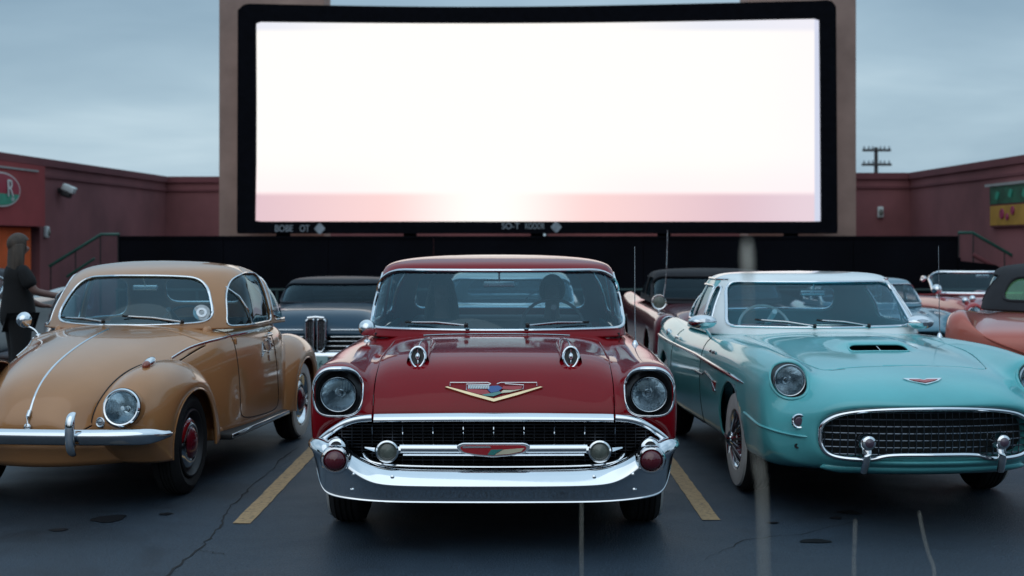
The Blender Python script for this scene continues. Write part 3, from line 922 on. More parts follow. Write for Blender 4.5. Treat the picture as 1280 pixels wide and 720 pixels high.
# ================================================================== TAN ROUND-BODIED CAR
P_TAN = paint('tan lacquer', (.46, .215, .085), metal=.06, rough=.3, cior=1.55)
def build_beetle():
    TH = math.radians(6.5)
    root = empty('compact_car', (-2.90, 8.28, 0), -TH, 'tan rounded compact car with chrome bonnet strip, parked left of the red sedan', 'car')
    # ---- central body
    def sec(y, zt, w, zs=None, low=.30, hs=1.0, drop=0.0):
        zs = zt-.22*hs if zs is None else zs
        return [(0, y, zt), (.30*w, y, zt-.012*hs), (.58*w, y+drop*.2, zt-.050*hs), (.80*w, y+drop*.5, zt-.125*hs), (.94*w, y+drop*.8, zs), (1.0*w, y+drop, zs*.55+.45*low), (1.0*w, y+drop, low+.08), (.93*w, y+drop, low), (.4*w, y+drop, low-.03), (0, y+drop, low-.03)]
    R = [[(0, .11, .44), (.10, .115, .44), (.18, .12, .435), (.23, .13, .43), (.25, .14, .42), (.25, .15, .40), (.23, .16, .38), (.18, .17, .36), (.1, .17, .35), (0, .17, .35)],
         [(0, .095, .50), (.13, .10, .50), (.22, .115, .495), (.285, .14, .485), (.315, .17, .46), (.32, .19, .42), (.31, .2, .37), (.26, .2, .33), (.13, .2, .31), (0, .2, .31)],
         sec(.125, .60, .40, .50, .30, .75, .14), sec(.20, .70, .46, .55, .28, .85, .15), sec(.33, .79, .50, .60, .27, .95, .12), sec(.55, .875, .54, .67, .26, 1.0, .08),
         sec(.85, .95, .59, .75, .25), sec(1.15, 1.0, .64, .81, .25), sec(1.42, 1.03, .70, .87, .25, .8), sec(1.62, 1.045, .745, .92, .25, .6), sec(2.0, 1.03, .785, .93, .24, .5),
         sec(2.6, 1.03, .80, .92, .24, .5), sec(3.0, 1.03, .77, .90, .25, .55), sec(3.4, .99, .68, .82, .26, .8), sec(3.75, .86, .54, .68, .28, .9), sec(3.98, .68, .44, .52, .30, .7), sec(4.06, .50, .30, .42, .33, .3), sec(4.07, .40, .05, .39, .38, .02)]
    B = loft(R, 7, 8)
    cab = rpoly([(-.56, 1.80), (.56, 1.80), (.55, 3.2), (-.55, 3.2)], .2)
    B = clip(B, lambda V: -np.minimum(sdf(V[:, [0, 1]], cab), V[:, 2]-.8))
    YF_, YR_, ZW = .82, 3.36, .325
    for yc in (YF_, YR_):
        a = circle(yc, ZW, .40)
        B = clip(B, lambda V: -np.minimum(sdf(V[:, [1, 2]], a), np.abs(V[:, 0])-.30))
    # bonnet outline seen from the side: from the nose bottom up to the windscreen corner
    hy = [0, .12, .2, .35, .55, .85, 1.15, 1.40, 1.6]; hz = [.44, .455, .50, .575, .67, .765, .835, .895, .93]
    def f_hood(V):
        z = np.interp(V[:, 1], hy, hz)
        return np.minimum(np.minimum((V[:, 2]-z), 1.50-V[:, 1]-.05+.22*(.35-np.abs(V[:, 0]))*0), np.minimum(V[:, 2]-.455, 1.53-V[:, 1]))
    hood, hl = clip(B, lambda V: f_hood(V)-.0035, True)
    rest = clip(B, lambda V: -f_hood(V)-.0035)
    mo('body', rest, P_TAN, root, thick=.012)
    mo('bonnet', hood, P_TAN, root, thick=.012)
    bb = bvh(B)
    # dark rubber beading in the bonnet gap
    t = trim([(P, c) for P, c in hl], .005, .005, n=6)
    if t: mo('bonnet_seal', inset(t, -.004), M['rubber'], root)
    # chrome strip down the bonnet, handle
    P = []
    for y in np.linspace(.16, 1.30, 26):
        q = ontop(bb, 0, y, .002)
        if q: P.append(q)
    q = onfront(bb, 0, .60, .002); P = [onfront(bb, 0, z, .003) for z in (.58, .62, .66, .70, .74, .78, .81)]+[p for p in P if p.z > .83]
    mo('bonnet_strip', tube(smooth_pts(P, it=2), .0075, r2=.005, n=8), M['chrome'], root)
    h0 = onfront(bb, 0, .575, .004)
    hd = mo('bonnet_handle', join(tube([onfront(bb, 0, .60, .006), onfront(bb, 0, .565, .018), onfront(bb, 0, .515, .016), onfront(bb, 0, .49, .003)], .012, r2=.010, n=10),
                                  sphere(tuple(onfront(bb, 0, .505, .010)), .024, .014, .026)), M['chrome'], root)
    # ---- cabin
    rings = [ring(1.00, 1.48, 3.50, .61, .77, .56, .30, .30, zr=.98),
             ring(1.07, 1.52, 3.44, .61, .76, .52, .29, .29),
             ring(1.18, 1.60, 3.35, .595, .735, .50, .27, .28),
             ring(1.29, 1.71, 3.20, .57, .695, .46, .25, .27),
             ring(1.378, 1.83, 3.03, .53, .635, .41, .22, .26),
             ring(1.428, 1.95, 2.86, .465, .545, .35, .18, .22),
             ring(1.455, 2.10, 2.65, .35, .39, .27, .13, .16),
             ring(1.470, 2.22, 2.52, .20, .22, .15, .06, .08),
             ring(1.474, 2.32, 2.44, .0, .0, .0, 0, 0)]
    wind = rpoly([(-.598, 1.050), (-.30, 1.035), (.30, 1.035), (.598, 1.050), (.475, 1.355), (.2, 1.372), (-.2, 1.372), (-.475, 1.355)], [.11, .3, .3, .11, .13, .25, .25, .13], 8)
    rear = rpoly([(-.33, 1.12), (.33, 1.12), (.26, 1.34), (-.26, 1.34)], .1)
    sides = [rpoly([(1.82, 1.015), (2.58, 1.015), (2.58, 1.378), (2.30, 1.388), (2.07, 1.345), (1.92, 1.22)], [.03, .03, .03, .15, .15, .12]),
             rpoly([(2.65, 1.015), (3.14, 1.015), (3.07, 1.15), (2.89, 1.31), (2.65, 1.378)], [.03, .06, .06, .10, .03])]
    S, roof = make_cabin(root, rings, P_TAN, wind, rear, sides, 2.35, trim_r=.010, trim_side_r=.006, names=['door_window', 'rear_quarter_window'], roof_name='roof')
    sb = bvh(S)
    for s in (-1, 1):
        P = [onside(sb, y, z, s, .0) for y, z in [(2.08, 1.015), (2.05, 1.12), (2.02, 1.22), (1.99, 1.29)]]
        mo('window_divider', tube([p for p in P if p], .006, n=6), M['chrome'], root)
    # ---- fenders
    def fend(k):
        return None
    FR = [
     [(.36, .40, .26), (.50, .30, .27), (.62, .29, .27), (.72, .33, .27), (.765, .42, .27), (.765, .455, .27)],
     [(.34, .26, .40), (.47, .165, .41), (.61, .155, .41), (.72, .21, .40), (.775, .335, .39), (.775, .43, .38)],
     [(.34, .22, .53), (.46, .125, .54), (.60, .115, .54), (.72, .18, .53), (.785, .33, .51), (.785, .45, .49)],
     [(.38, .26, .66), (.48, .165, .68), (.60, .155, .68), (.715, .22, .655), (.79, .385, .605), (.79, .50, .565)],
     [(.43, .38, .765), (.51, .31, .79), (.61, .30, .79), (.715, .345, .755), (.795, .48, .68), (.795, .57, .62)],
     [(.48, .56, .825), (.55, .52, .850), (.63, .51, .845), (.72, .54, .805), (.80, .62, .72), (.80, .67, .66)],
     [(.53, .82, .84), (.59, .81, .862), (.66, .80, .852), (.735, .80, .805), (.805, .81, .725), (.805, .815, .675)],
     [(.58, 1.08, .785), (.63, 1.08, .803), (.69, 1.07, .79), (.745, 1.05, .745), (.805, 1.0, .68), (.805, .965, .63)],
     [(.62, 1.27, .66), (.66, 1.28, .672), (.71, 1.265, .655), (.755, 1.22, .62), (.805, 1.13, .565), (.805, 1.075, .53)],
     [(.65, 1.40, .48), (.68, 1.41, .485), (.72, 1.39, .475), (.765, 1.325, .455), (.805, 1.20, .43), (.805, 1.14, .41)],
     [(.67, 1.47, .29), (.69, 1.48, .29), (.73, 1.45, .285), (.77, 1.37, .28), (.805, 1.23, .275), (.805, 1.16, .27)]]
    FF = loft(FR, 8, 8, closed=False, tight=.9)
    HC = np.array((.575, .112, .628)); HD = np.array((0, -1, .22)); HD = HD/np.linalg.norm(HD)
    FF0 = FF
    def f_lamp(V):
        w = V-HC; a = w@HD; return np.where(V[:, 1] < .55, np.linalg.norm(w-np.outer(a, HD), axis=1)-.108, 1)
    FF = clip(FF, f_lamp)
    def rearf(P):
        out = []
        for r in P: out.append([(x-.005, 2*2.095-y+.0, z) for x, y, z in r])
        return out
    RR = [[(x+.03, (y-YF_)*(-.94)+YR_, z*.99) for x, y, z in r] for r in FR]
    RF = loft(RR, 8, 8, closed=False, tight=.9)
    fb = bvh(FF0)
    for s in (-1, 1):
        f = FF if s > 0 else mirx(FF)
        f = (f[0], orient(f[0], f[1], (s*.5, YF_+.1, .35)))
        fo = mo('front_fender', f, P_TAN, root, thick=.012)
        lip = [Vector((s*p.x, p.y, p.z)) for p in curve([r[-1] for r in FR], 6)]
        mo('fender_lip', tube(lip, .007, n=6), P_TAN, fo)
        g = RF if s > 0 else mirx(RF)
        g = (g[0], orient(g[0], g[1], (s*.5, YR_-.1, .35)))
        ro = mo('rear_fender', g, P_TAN, root, thick=.012)
        mo('fender_lip', tube([Vector((s*p.x, p.y, p.z)) for p in curve([r[-1] for r in RR], 6)], .007, n=6), P_TAN, ro)
        bead = [Vector((s*(p.x+.004), p.y, p.z+.004)) for p in curve([r[0] for r in FR], 6)]
        mo('fender_bead', tube(bead, .005, n=6), M['rubber'], fo)
        mo('fender_bead', tube([Vector((s*(p.x+.004), p.y, p.z+.004)) for p in curve([r[0] for r in RR], 6)], .005, n=6), M['rubber'], ro)
        # running board
        rbd = mo('running_board', rbox(s*.765, 2.10, .285, .15, 1.42, .045, .015), M['rubber'], root)
        mo('board_trim', rbox(s*.842, 2.10, .290, .014, 1.42, .030, .005), M['chrome'], rbd)
        mo('sill', rbox(s*.69, 2.1, .30, .08, 1.5, .08, .02), P_TAN, root)
        # headlight, leaning back with the fender
        d = Vector((0, -1, .22)).normalized(); c = Vector((s*.575, .112, .628))
        hl = headlight(root, c+d*.006, .098, d, .019, M['chrome'], depth=.07, dome=.016)
        mo('headlight_collar', lathe([(-.14, .114), (-.05, .121), (.0, .119)], 40, c, d), P_TAN, hl)
        # turn lamp riding on the fender crown
        q = hit(fb, (.59, .50, 3), (0, 0, -1), 0)
        q = Vector((s*q.x, q.y, q.z))
        tl = mo('turn_lamp', xf(sphere((0, 0, 0), .030, .085, .030), Matrix.Translation(q+Vector((0, .02, .014))) @ Matrix.Rotation(.2, 4, 'X')), M['chrome'], root)
        mo('lens', xf(sphere((0, -.052, .002), .026, .042, .026), Matrix.Translation(q+Vector((0, .02, .012))) @ Matrix.Rotation(.2, 4, 'X')), M['amber'], tl)
        # horn grille and small lamp by the bumper
        q = hit(fb, (.435, -2, .535), (0, 1, 0), .004)
        if q:
            q = Vector((s*q.x, q.y, q.z)); hg = mo('horn_grille', lathe([(-.01, .032), (.006, .032), (.010, .026), (.006, .020), (.008, .01), (.008, 0)], 24, q, (s*-.2, -1, .1)), M['dull_chrome'], root)
    # ---- bumper: domed blade, overriders with bow
    st = [(0, 0), (.2, .002), (.4, .012), (.55, .030), (.68, .062), (.77, .11), (.82, .17), (.835, .24)]
    pr = [(.03, .508), (.006, .513), (-.010, .506), (-.026, .489), (-.031, .476), (-.025, .460), (-.010, .438), (.006, .420), (.03, .414)]
    rows = []
    for x, y in st:
        a = min(1, max(0, (x-.6)/.2)); tp = 1 if x < .78 else max(.35, 1-(x-.78)*9)
        rows.append([(x-dy*a*.8, y+dy*(1-a*.5)-.03, .462+(z-.462)*tp) for dy, z in pr])
    full = [[(-x, y, z) for x, y, z in r] for r in reversed(rows[1:])]+rows
    bp = mo('front_bumper', loft(full, 6, 4, closed=False, tight=.6), M['chrome'], root, thick=.004, angle=60)
    for s in (-1, 1):
        c = Vector((s*.335, -.045, .49))
        P = curve([c+Vector((0, .03, .115)), c+Vector((0, -.012, .100)), c+Vector((0, -.028, .05)), c+Vector((0, -.026, -.03)), c+Vector((0, -.012, -.10)), c+Vector((0, .03, -.125))], 6)
        mo('overrider', tube(P, .030, r2=.022, n=14, up=(0, -1, 0), taper=lambda t: .55+.45*math.sin(PI*min(1, max(0, t*1.0)))**.5), M['chrome'], bp)
        mo('bumper_bracket', tube([(s*.33, 0, .44), (s*.33, .3, .42)], .02), M['under'], bp)
    mo('front_apron', loft([[(x, y+.1*abs(x), z) for x, y, z in [(-.62, .22, .40), (-.3, .14, .40), (0, .12, .40), (.3, .14, .40), (.62, .22, .40)]], [(x, y+.1*abs(x)+.05, z) for x, y, z in [(-.60, .22, .28), (-.3, .14, .26), (0, .12, .255), (.3, .14, .26), (.60, .22, .28)]]], 4, 6, closed=False, tight=.5), P_TAN, root, thick=.01)
    # ---- belt trim, door, handle, script
    for s in (-1, 1):
        P = []
        for y in np.linspace(1.05, 3.15, 60):
            z = np.interp(y, [1.05, 1.3, 1.5, 1.8, 2.7, 3.15], [.842, .895, .925, .945, .950, .945])
            q = onside(bb, y, z, s, .003)
            if q: P.append(q)
        mo('belt_trim', tube(smooth_pts(P, it=3), .006, r2=.010, n=8), M['chrome'], root)
        pts = [(1.83, .985), (1.80, .93), (1.79, .7), (1.80, .45), (1.86, .36)]+[(2.3, .34), (2.62, .35), (2.64, .5), (2.64, .7), (2.65, .93), (2.64, .99)]
        P = [onside(bb, y, z, s, .0005) for y, z in [tuple(v) for v in np.array(curve([(0, a, b) for a, b in pts], 6))[:, 1:]]]
        ds = mo('door_seam', tube([p for p in P if p], .0035, n=6), M['under'], root)
        p = onside(bb, 2.52, .90, s, .028)
        dh = mo('door_handle', join(tube([p+Vector((0, -.07, 0)), p+Vector((0, .05, 0))], .009, r2=.011), tube([p+Vector((-s*.03, .045, 0)), p+Vector((0, .045, 0))], .014)), M['chrome'], root)
        p = onside(bb, 1.83, .905, s, .004); mo('door_hinge', rbox(p.x, p.y, p.z, .014, .03, .05, .006), P_TAN, root)
    # bright script on the near door: A J B above a short dash
    def onR(y, z, off=.004): return onside(bb, y, z, 1, off)
    S0 = [[(2.30, .775), (2.355, .86), (2.40, .80)], [(2.32, .80), (2.395, .795)], [(2.42, .868), (2.49, .874)], [(2.49, .874), (2.488, .79), (2.46, .775), (2.435, .79)], [(2.53, .80), (2.53, .885)], [(2.53, .885), (2.585, .878), (2.56, .845), (2.53, .843)], [(2.56, .845), (2.60, .825), (2.58, .80), (2.53, .80)], [(2.455, .76), (2.455, .715)], [(2.28, .76), (2.335, .785)]]
    parts = []
    for P in S0:
        Q = [onR(y, z) for y, z in P]
        if all(Q): parts.append(tube(Q, .0055, n=6))
    mo('door_script', join(*parts), M['dull_chrome'], root)
    # ---- wipers, badge, mirrors
    def wpt(x, z, off=.012): return onfront(sb, x, z, off)
    wiper(root, Vector((-.36, 1.49, 1.035)), wpt(-.10, 1.058), (0, -.6, .7)) if False else None
    wiper(root, wpt(-.12, 1.050, .02), wpt(-.50, 1.07), (0, -.6, .7))
    wiper(root, wpt(.40, 1.046, .02), wpt(.02, 1.09), (0, -.6, .7))
    q = wpt(.505, 1.115, -.004)
    bd = mo('windscreen_badge', lathe([(0, .060), (.002, .058), (.003, 0)], 28, q, (.35, -.85, .4)), M['badge'], root)
    mo('badge_mark', lathe([(.003, .038), (.0045, .036), (.005, .020), (.0035, .018)], 24, q, (.35, -.85, .4)), M['dull_chrome'], bd)
    b = onside(bb, 1.66, .95, -1, .0)
    round_mirror(root, (b.x, b.y, b.z), (b.x-.10, b.y-.02, 1.06), .055, (0.1, 1, 0))
    inner_mirror(root, (.03, 1.90, 1.285), .19, .05)
    # ---- wheels
    for s in (-1, 1):
        make_wheel(root, (s*.675, YF_, ZW), ZW, .16, s, False, 'dish', M['cap_red'], rim_r=.215, steer=0, rimmat=M['black'])
        make_wheel(root, (s*.71, YR_, ZW), ZW, .16, s, True, 'dish', M['cap_red'], rim_r=.205)
    mo('chassis', join(box2(-.5, .5, .7, 3.7, .21, .27), box2(-.52, .52, .76, .88, .26, .36), box2(-.52, .52, 3.3, 3.42, .26, .36), box2(-.45, .45, .3, 1.6, .3, .55)), M['under'], root, smooth=False)
    mo('dashboard', rbox(0, 1.78, .955, 1.16, .16, .14, .04), P_TAN, root)
    mo('cabin_floor', join(box2(-.64, .64, 1.7, 3.3, .32, .34), box2(-.64, -.63, 1.75, 3.2, .34, .84), box2(.63, .64, 1.75, 3.2, .34, .84), box2(-.62, .62, 1.68, 1.70, .34, .95)), M['interior'], root, smooth=False)
    for x in (-.3, .3):
        st_ = mo('front_seat', rbox(x, 2.3, .45, .46, .48, .16, .05), M['interior'], root); mo('backrest', xf(rbox(0, 0, 0, .46, .12, .55, .05), Matrix.Translation((x, 2.58, .76)) @ Matrix.Rotation(-.15, 4, 'X')), M['interior'], st_)
    bench(root, 2.95, 1.1, .48, .98, M['interior'], 'rear_seat')
    steering_wheel(root, (.28, 2.0, .98), .19, 30, M['black'])
    return root, bb
M['amber'] = pm('amber lens', (.28, .05, .02), .15, coat=1)
M['badge'] = pm('pale round badge', (.45, .50, .52), .4, vary=.3, vscale=40)
M['cap_red'] = pm('painted red cap reflection', (.11, .006, .014), .2, 0, coat=.8)  # red reflected in the chrome hub caps, painted as a centre disc
# ================================================================== TEAL COUPE
P_TEAL = paint('teal lacquer', (.12, .50, .53), metal=.04, cior=1.5, rough=.3)
P_PALE = paint('pale ice blue roof', (.88, .92, .92), metal=.0, rough=.3)
def teal_rows():
    R = []
    B = [(0, .668), (.18, .666), (.35, .657), (.47, .640), (.54, .618), (.59, .585), (.612, .545), (.615, .500), (.610, .455), (.585, .410), (.53, .385), (.44, .378), (.2, .375), (0, .375)]
    R.append([(x*.97, .30, .52+(z-.52)*.95) for x, z in B])
    R.append([(x, .055+.13*(x/.62)**2, z) for x, z in B])
    R.append([(0, .045, .70), (.20, .05, .70), (.38, .07, .695), (.50, .10, .68), (.585, .14, .66), (.645, .18, .63), (.68, .215, .58), (.69, .225, .52), (.68, .23, .45), (.65, .225, .395), (.58, .20, .355), (.46, .15, .342), (.2, .10, .335), (0, .09, .335)])
    R.append([(0, .10, .755), (.20, .105, .754), (.38, .125, .748), (.51, .17, .738), (.61, .235, .715), (.70, .31, .675), (.77, .345, .61), (.79, .35, .53), (.785, .35, .45), (.75, .335, .38), (.66, .29, .33), (.48, .22, .305), (.2, .18, .30), (0, .17, .30)])
    R.append([(0, .22, .815), (.20, .225, .814), (.38, .25, .806), (.51, .30, .792), (.60, .355, .775), (.69, .395, .755), (.79, .405, .72), (.855, .415, .635), (.862, .42, .515), (.845, .42, .42), (.79, .40, .335), (.60, .34, .29), (.25, .3, .28), (0, .3, .28)])
    R.append([(0, .40, .858), (.20, .405, .857), (.38, .425, .848), (.51, .46, .832), (.585, .46, .838), (.665, .40, .895), (.765, .40, .898), (.855, .44, .80), (.892, .50, .66), (.89, .53, .50), (.865, .54, .37), (.78, .52, .275), (.3, .5, .26), (0, .5, .26)])
    R.append([(0, .62, .888), (.20, .622, .887), (.38, .635, .878), (.51, .65, .860), (.59, .65, .862), (.67, .58, .918), (.77, .58, .918), (.86, .60, .83), (.897, .64, .70), (.895, .67, .52), (.87, .68, .37), (.79, .66, .265), (.3, .66, .25), (0, .66, .25)])
    def std(y, h, e, cr, w=1.0, low=.255, sh=None):
        sh = sh or cr-.075
        return [(0, y, h), (.20, y, h-.002), (.38, y, h-.012), (.52, y, e), (.60, y, e+.006), (.69*w, y, cr), (.785*w, y, cr-.004), (.865*w, y, sh), (.90*w, y, sh-.13), (.90*w, y, .52), (.875*w, y, .37), (.80*w, y, low), (.3, y, .24), (0, y, .24)]
    R.append(std(1.0, .925, .895, .945))
    R.append(std(1.45, .95, .92, .950))
    R.append(std(1.9, .968, .94, .948))
    R.append(std(2.3, .975, .95, .94))
    R.append(std(2.9, .955, .935, .925))
    R.append(std(3.5, .94, .925, .925))
    R.append(std(4.0, .92, .915, .945, .98))
    R.append(std(4.45, .87, .87, .955, .95, .30))
    R.append(std(4.68, .82, .82, .93, .91, .34))
    R.append([(x*.8, 4.76, .58+(z-.58)*.75) for x, y, z in std(4.7, .8, .8, .86)])
    R.append([(x*.2, 4.77, .58+(z-.58)*.2) for x, y, z in std(4.7, .8, .8, .86)])
    return R
def build_teal():
    TH = math.radians(3.2)
    root = empty('coupe', (2.385, 7.88, 0), TH, 'teal two-door coupe with pale roof, bonnet scoop and oval mesh grille', 'car')
    B = loft(teal_rows(), 8, 7)
    # bonnet scoop: raise a smooth blister by displacement
    V, F = B; V = np.array(V)
    def blister(V):
        x, y = V[:, 0], V[:, 1]
        ty = np.clip((y-1.00)/.14, 0, 1); ty = ty*ty*(3-2*ty); t2 = np.clip((2.0-y)/.75, 0, 1); t2 = t2*t2*(3-2*t2)
        tx = np.clip((.30-np.abs(x))/.14, 0, 1); tx = tx*tx*(3-2*tx)
        return ty*t2*tx
    B0 = (V.copy(), F)
    V[:, 2] += np.where(V[:, 2] > .8, .045*blister(V), 0); B = (V, F)
    HL = (.735, .800)
    def f_hl(V): return np.minimum(.107-np.hypot(np.abs(V[:, 0])-HL[0], V[:, 2]-HL[1]), .60-V[:, 1])
    B, lhl = clip(B, lambda V: -f_hl(V), True)
    cab = rpoly([(-.60, 2.40), (.60, 2.40), (.62, 3.75), (-.62, 3.75)], .2)
    B = clip(B, lambda V: -np.minimum(sdf(V[:, [0, 1]], cab), V[:, 2]-.8))
    arl = []
    YW = (1.30, 4.02)
    for yc, rr in ((YW[0], .375), (YW[1], .375)):
        a = arch(yc, .33, rr)
        B, la = clip(B, lambda V: -np.minimum(sdf(V[:, [1, 2]], a), np.abs(V[:, 0])-.50), True); arl += la
    ho = rpoly([(-.50, .50), (.50, .50), (.60, 1.0), (.62, 2.12), (-.62, 2.12), (-.60, 1.0)], [.10, .10, .3, .05, .05, .3], 10)
    def f_hood(V): return np.minimum(sdf(V[:, [0, 1]], ho), V[:, 2]-.75)
    sc = rpoly([(-.20, .985), (.20, .985), (.185, 1.085), (-.185, 1.085)], [.05, .05, .03, .03], 8)
    def f_sc(V): return np.minimum(sdf(V[:, [0, 1]], sc), V[:, 2]-.75)
    hood = clip(B, lambda V: f_hood(V)-.0028)
    hood, sl = clip(hood, lambda V: -f_sc(V), True)
    rest = clip(B, lambda V: -f_hood(V)-.0028)
    mo('body', rest, P_TEAL, root, thick=.012)
    hd = mo('bonnet', hood, P_TEAL, root, thick=.010)
    bb = bvh(B)
    # scoop mouth
    mo('scoop_mouth', join(rbox(0, 1.05, .885, .40, .16, .02, .005)), M['under'], hd)
    mo('scoop_lip', trim(sl, .006, .006, step=.012), P_TEAL, hd)
    q = ontop(bb, 0, 1.09, .0); mo('scoop_bar', tube([(0, .99, .925), (0, 1.10, .955)], .004), M['chrome'], hd)
    # ---- cabin
    rings = [ring(.94, 2.12, 3.98, .62, .745, .55, .20, .25),
             ring(1.01, 2.17, 3.92, .62, .740, .55, .20, .25),
             ring(1.11, 2.28, 3.82, .605, .715, .54, .19, .24),
             ring(1.22, 2.42, 3.70, .585, .68, .53, .18, .23),
             ring(1.315, 2.54, 3.58, .565, .640, .51, .165, .22),
             ring(1.355, 2.61, 3.48, .53, .60, .48, .15, .21),
             ring(1.379, 2.72, 3.35, .44, .50, .40, .13, .18),
             ring(1.388, 2.90, 3.20, .26, .30, .24, .06, .08),
             ring(1.392, 3.00, 3.10, 0, 0, 0, 0, 0)]
    rings = [[(x*1.045, y, z) for x, y, z in r] for r in rings]
    wind = rpoly([(-.69, 1.002), (.69, 1.002), (.618, 1.318), (-.618, 1.318)], [.05, .05, .07, .07])
    rear = rpoly([(-.48, 1.06), (.48, 1.06), (.44, 1.27), (-.44, 1.27)], .08)
    sides = [rpoly([(2.56, 1.015), (2.80, 1.015), (2.80, 1.285), (2.74, 1.285)], .02), rpoly([(2.83, 1.015), (3.42, 1.015), (3.34, 1.285), (2.83, 1.285)], [.02, .06, .06, .02])]
    S, roof = make_cabin(root, rings, P_TEAL, wind, rear, sides, 3.05, trim_r=.013, roofsplit=lambda V: np.maximum(V[:, 2]-1.326, 2.80-V[:, 1]), roof_mat=P_PALE, trim_side_r=.009, names=['vent_window', 'side_window'])
    sb = bvh(S)
    # header trim between roof and windscreen
    for s in (-1, 1):
        P = [onside(sb, y, 1.332, s, .004) for y in np.linspace(2.75, 3.5, 20)]
        mo('drip_rail', tube([p for p in P if p], .008), M['chrome'], root)
    # ---- headlights
    for s in (-1, 1):
        d = Vector((s*.05, -1, .05)).normalized()
        c = Vector((s*HL[0], .392, HL[1]))
        hl = headlight(root, c, .086, d, .010, M['dull_chrome'], depth=.06, dome=.014)
        L = [(P, c_) for P, c_ in lhl if P[0].x*s > 0]
        mo('headlight_surround', trim(L, .010, .010, step=.012), P_TEAL, hl)
        # dark bucket between sheet and lamp
        L0 = max(L, key=lambda q: len(q[0]))[0]; Q = resample(L0, .015, True); n = len(Q)
        V2 = []; F2 = []
        for p in Q:
            a = math.atan2(p.z-HL[1], p.x-s*HL[0]); V2 += [tuple(p), (c.x+.094*math.cos(a), c.y+.012, c.z+.094*math.sin(a))]
        for k in range(n): F2.append((2*k, 2*((k+1) % n), 2*((k+1) % n)+1, 2*k+1))
        mo('headlight_bucket', (V2, F2), M['black'], hl)
        q = onfront(bb, s*.715, .578, .0)
        pk = mo('parking_light', lathe([(-.02, .044), (.008, .044), (.016, .038), (.012, .031), (.006, .030)], 28, q, (s*.15, -1, 0)), M['chrome'], root)
        mo('lens', lathe([(.004, .031), (.014, .02), (.016, 0)], 24, q, (s*.15, -1, 0)), M['lilac_lens'], pk)
        q = onfront(bb, s*.72, .432, .0)
        if q: mo('tow_eye', lathe([(-.01, .015), (.004, .015), (.004, .009), (-.004, 0)], 18, q, (0, -1, 0)), M['black'], root)
        # moulded crease of the bumper-like corner
        P = []
        for x, z in [(.60, .49), (.68, .492), (.76, .497), (.82, .507), (.855, .517)]:
            q = onfront(bb, s*x, z, .0)
            if q and q.y < .9: P.append(q)
        for y, z in [(.50, .525), (.62, .537), (.74, .548), (.86, .556)]:
            q = onside(bb, y, z, s, .0)
            if q: P.append(q)
        if len(P) > 3: mo('corner_crease', tube(curve(P, 6), .011, r2=.008, n=8), P_TEAL, root)
    # ---- grille
    op = [(0, .668), (.18, .666), (.35, .657), (.47, .640), (.54, .618), (.59, .585), (.612, .545), (.615, .500), (.610, .455), (.585, .412), (.53, .388), (.44, .380), (.335, .382), (.27, .402), (.14, .408), (0, .408)]
    full = op+[(-x, z) for x, z in reversed(op[1:-1])]
    P = curve([(x, .048+.13*(x/.62)**2, z) for x, z in full], 5, closed=True)
    gr = mo('grille_surround', tube(P, .015, r2=.020, n=12, closed=True, up=(0, 1, 0)), M['chrome'], root)
    parts = []
    def inside(x, z): return sdf([(x, z)], full)[0] > -.004
    yb = lambda x: .10+.11*(x/.62)**2
    for z in np.arange(.40, .67, .040):
        xs = [x for x in np.linspace(-.62, .62, 125) if inside(x, z)]
        if len(xs) > 3: parts.append(tube([(x, yb(x), z) for x in xs[::4]+[xs[-1]]], .0042, n=6))
    for x in np.arange(-.588, .60, .042):
        zs = [z for z in np.linspace(.37, .67, 61) if inside(x, z)]
        if len(zs) > 3: parts.append(tube([(x, yb(x)-.004, zs[0]), (x, yb(x)-.018, (zs[0]+zs[-1])/2), (x, yb(x)-.004, zs[-1])], .0038, n=6))
    mo('grille_mesh', join(*parts), M['mesh_bright'], gr)
    mo('grille_back', box2(-.60, .60, .285, .29, .36, .66), M['grille_back'], gr, smooth=False)
    for s in (-1, 1):
        c = (s*.385, .02, .485)
        gd = mo('bumper_guard', join(lathe([(-.10, .035), (-.04, .048), (0, .047), (.022, .038), (.034, .018), (.036, 0)], 28, c, (0, -1, 0)),
                                     tube(curve([(s*.385, .06, .49), (s*.385, .035, .43), (s*.39, .04, .37), (s*.395, .07, .31)], 5), .030, r2=.022, n=12, taper=lambda t: 1-.3*t)), M['chrome'], gr)
        mo('guard_lens', lathe([(.030, .026), (.037, .015), (.039, 0)], 20, c, (0, -1, 0)), M['lilac_lens'], gd)
    # lower body lip
    mo('front_valance', loft([[(x, .12+.12*(x/.6)**2, .345) for x in np.linspace(-.56, .56, 9)], [(x, .10+.12*(x/.6)**2, .31) for x in np.linspace(-.62, .62, 9)], [(x, .16+.12*(x/.6)**2, .28) for x in np.linspace(-.48, .48, 9)]], 4, 4, closed=False, tight=.5), P_TEAL, root, thick=.01)
    # winged emblem
    pts = [(-.115, .806), (-.03, .806), (0, .800), (.03, .806), (.115, .806), (.085, .795), (.03, .784), (0, .779), (-.03, .784), (-.085, .795)]
    def sheet(pts, off, th=.006):
        V = [tuple(onfront(bb, x, z, off)) for x, z in pts]+[tuple(onfront(bb, x, z, off-th)) for x, z in pts]; n = len(pts)
        return V, [tuple(range(n)), tuple(range(n, 2*n))[::-1]]+[(i, i+n, (i+1) % n+n, (i+1) % n) for i in range(n)]
    dz = -.012
    em = mo('bonnet_emblem', sheet([(x, z-dz) for x, z in pts], .008), M['chrome'], root)
    mo('emblem_inlay', sheet([(x*.72, .793+(z-.793)*.5-dz) for x, z in pts], .0105, .004), M['em_red'], em)
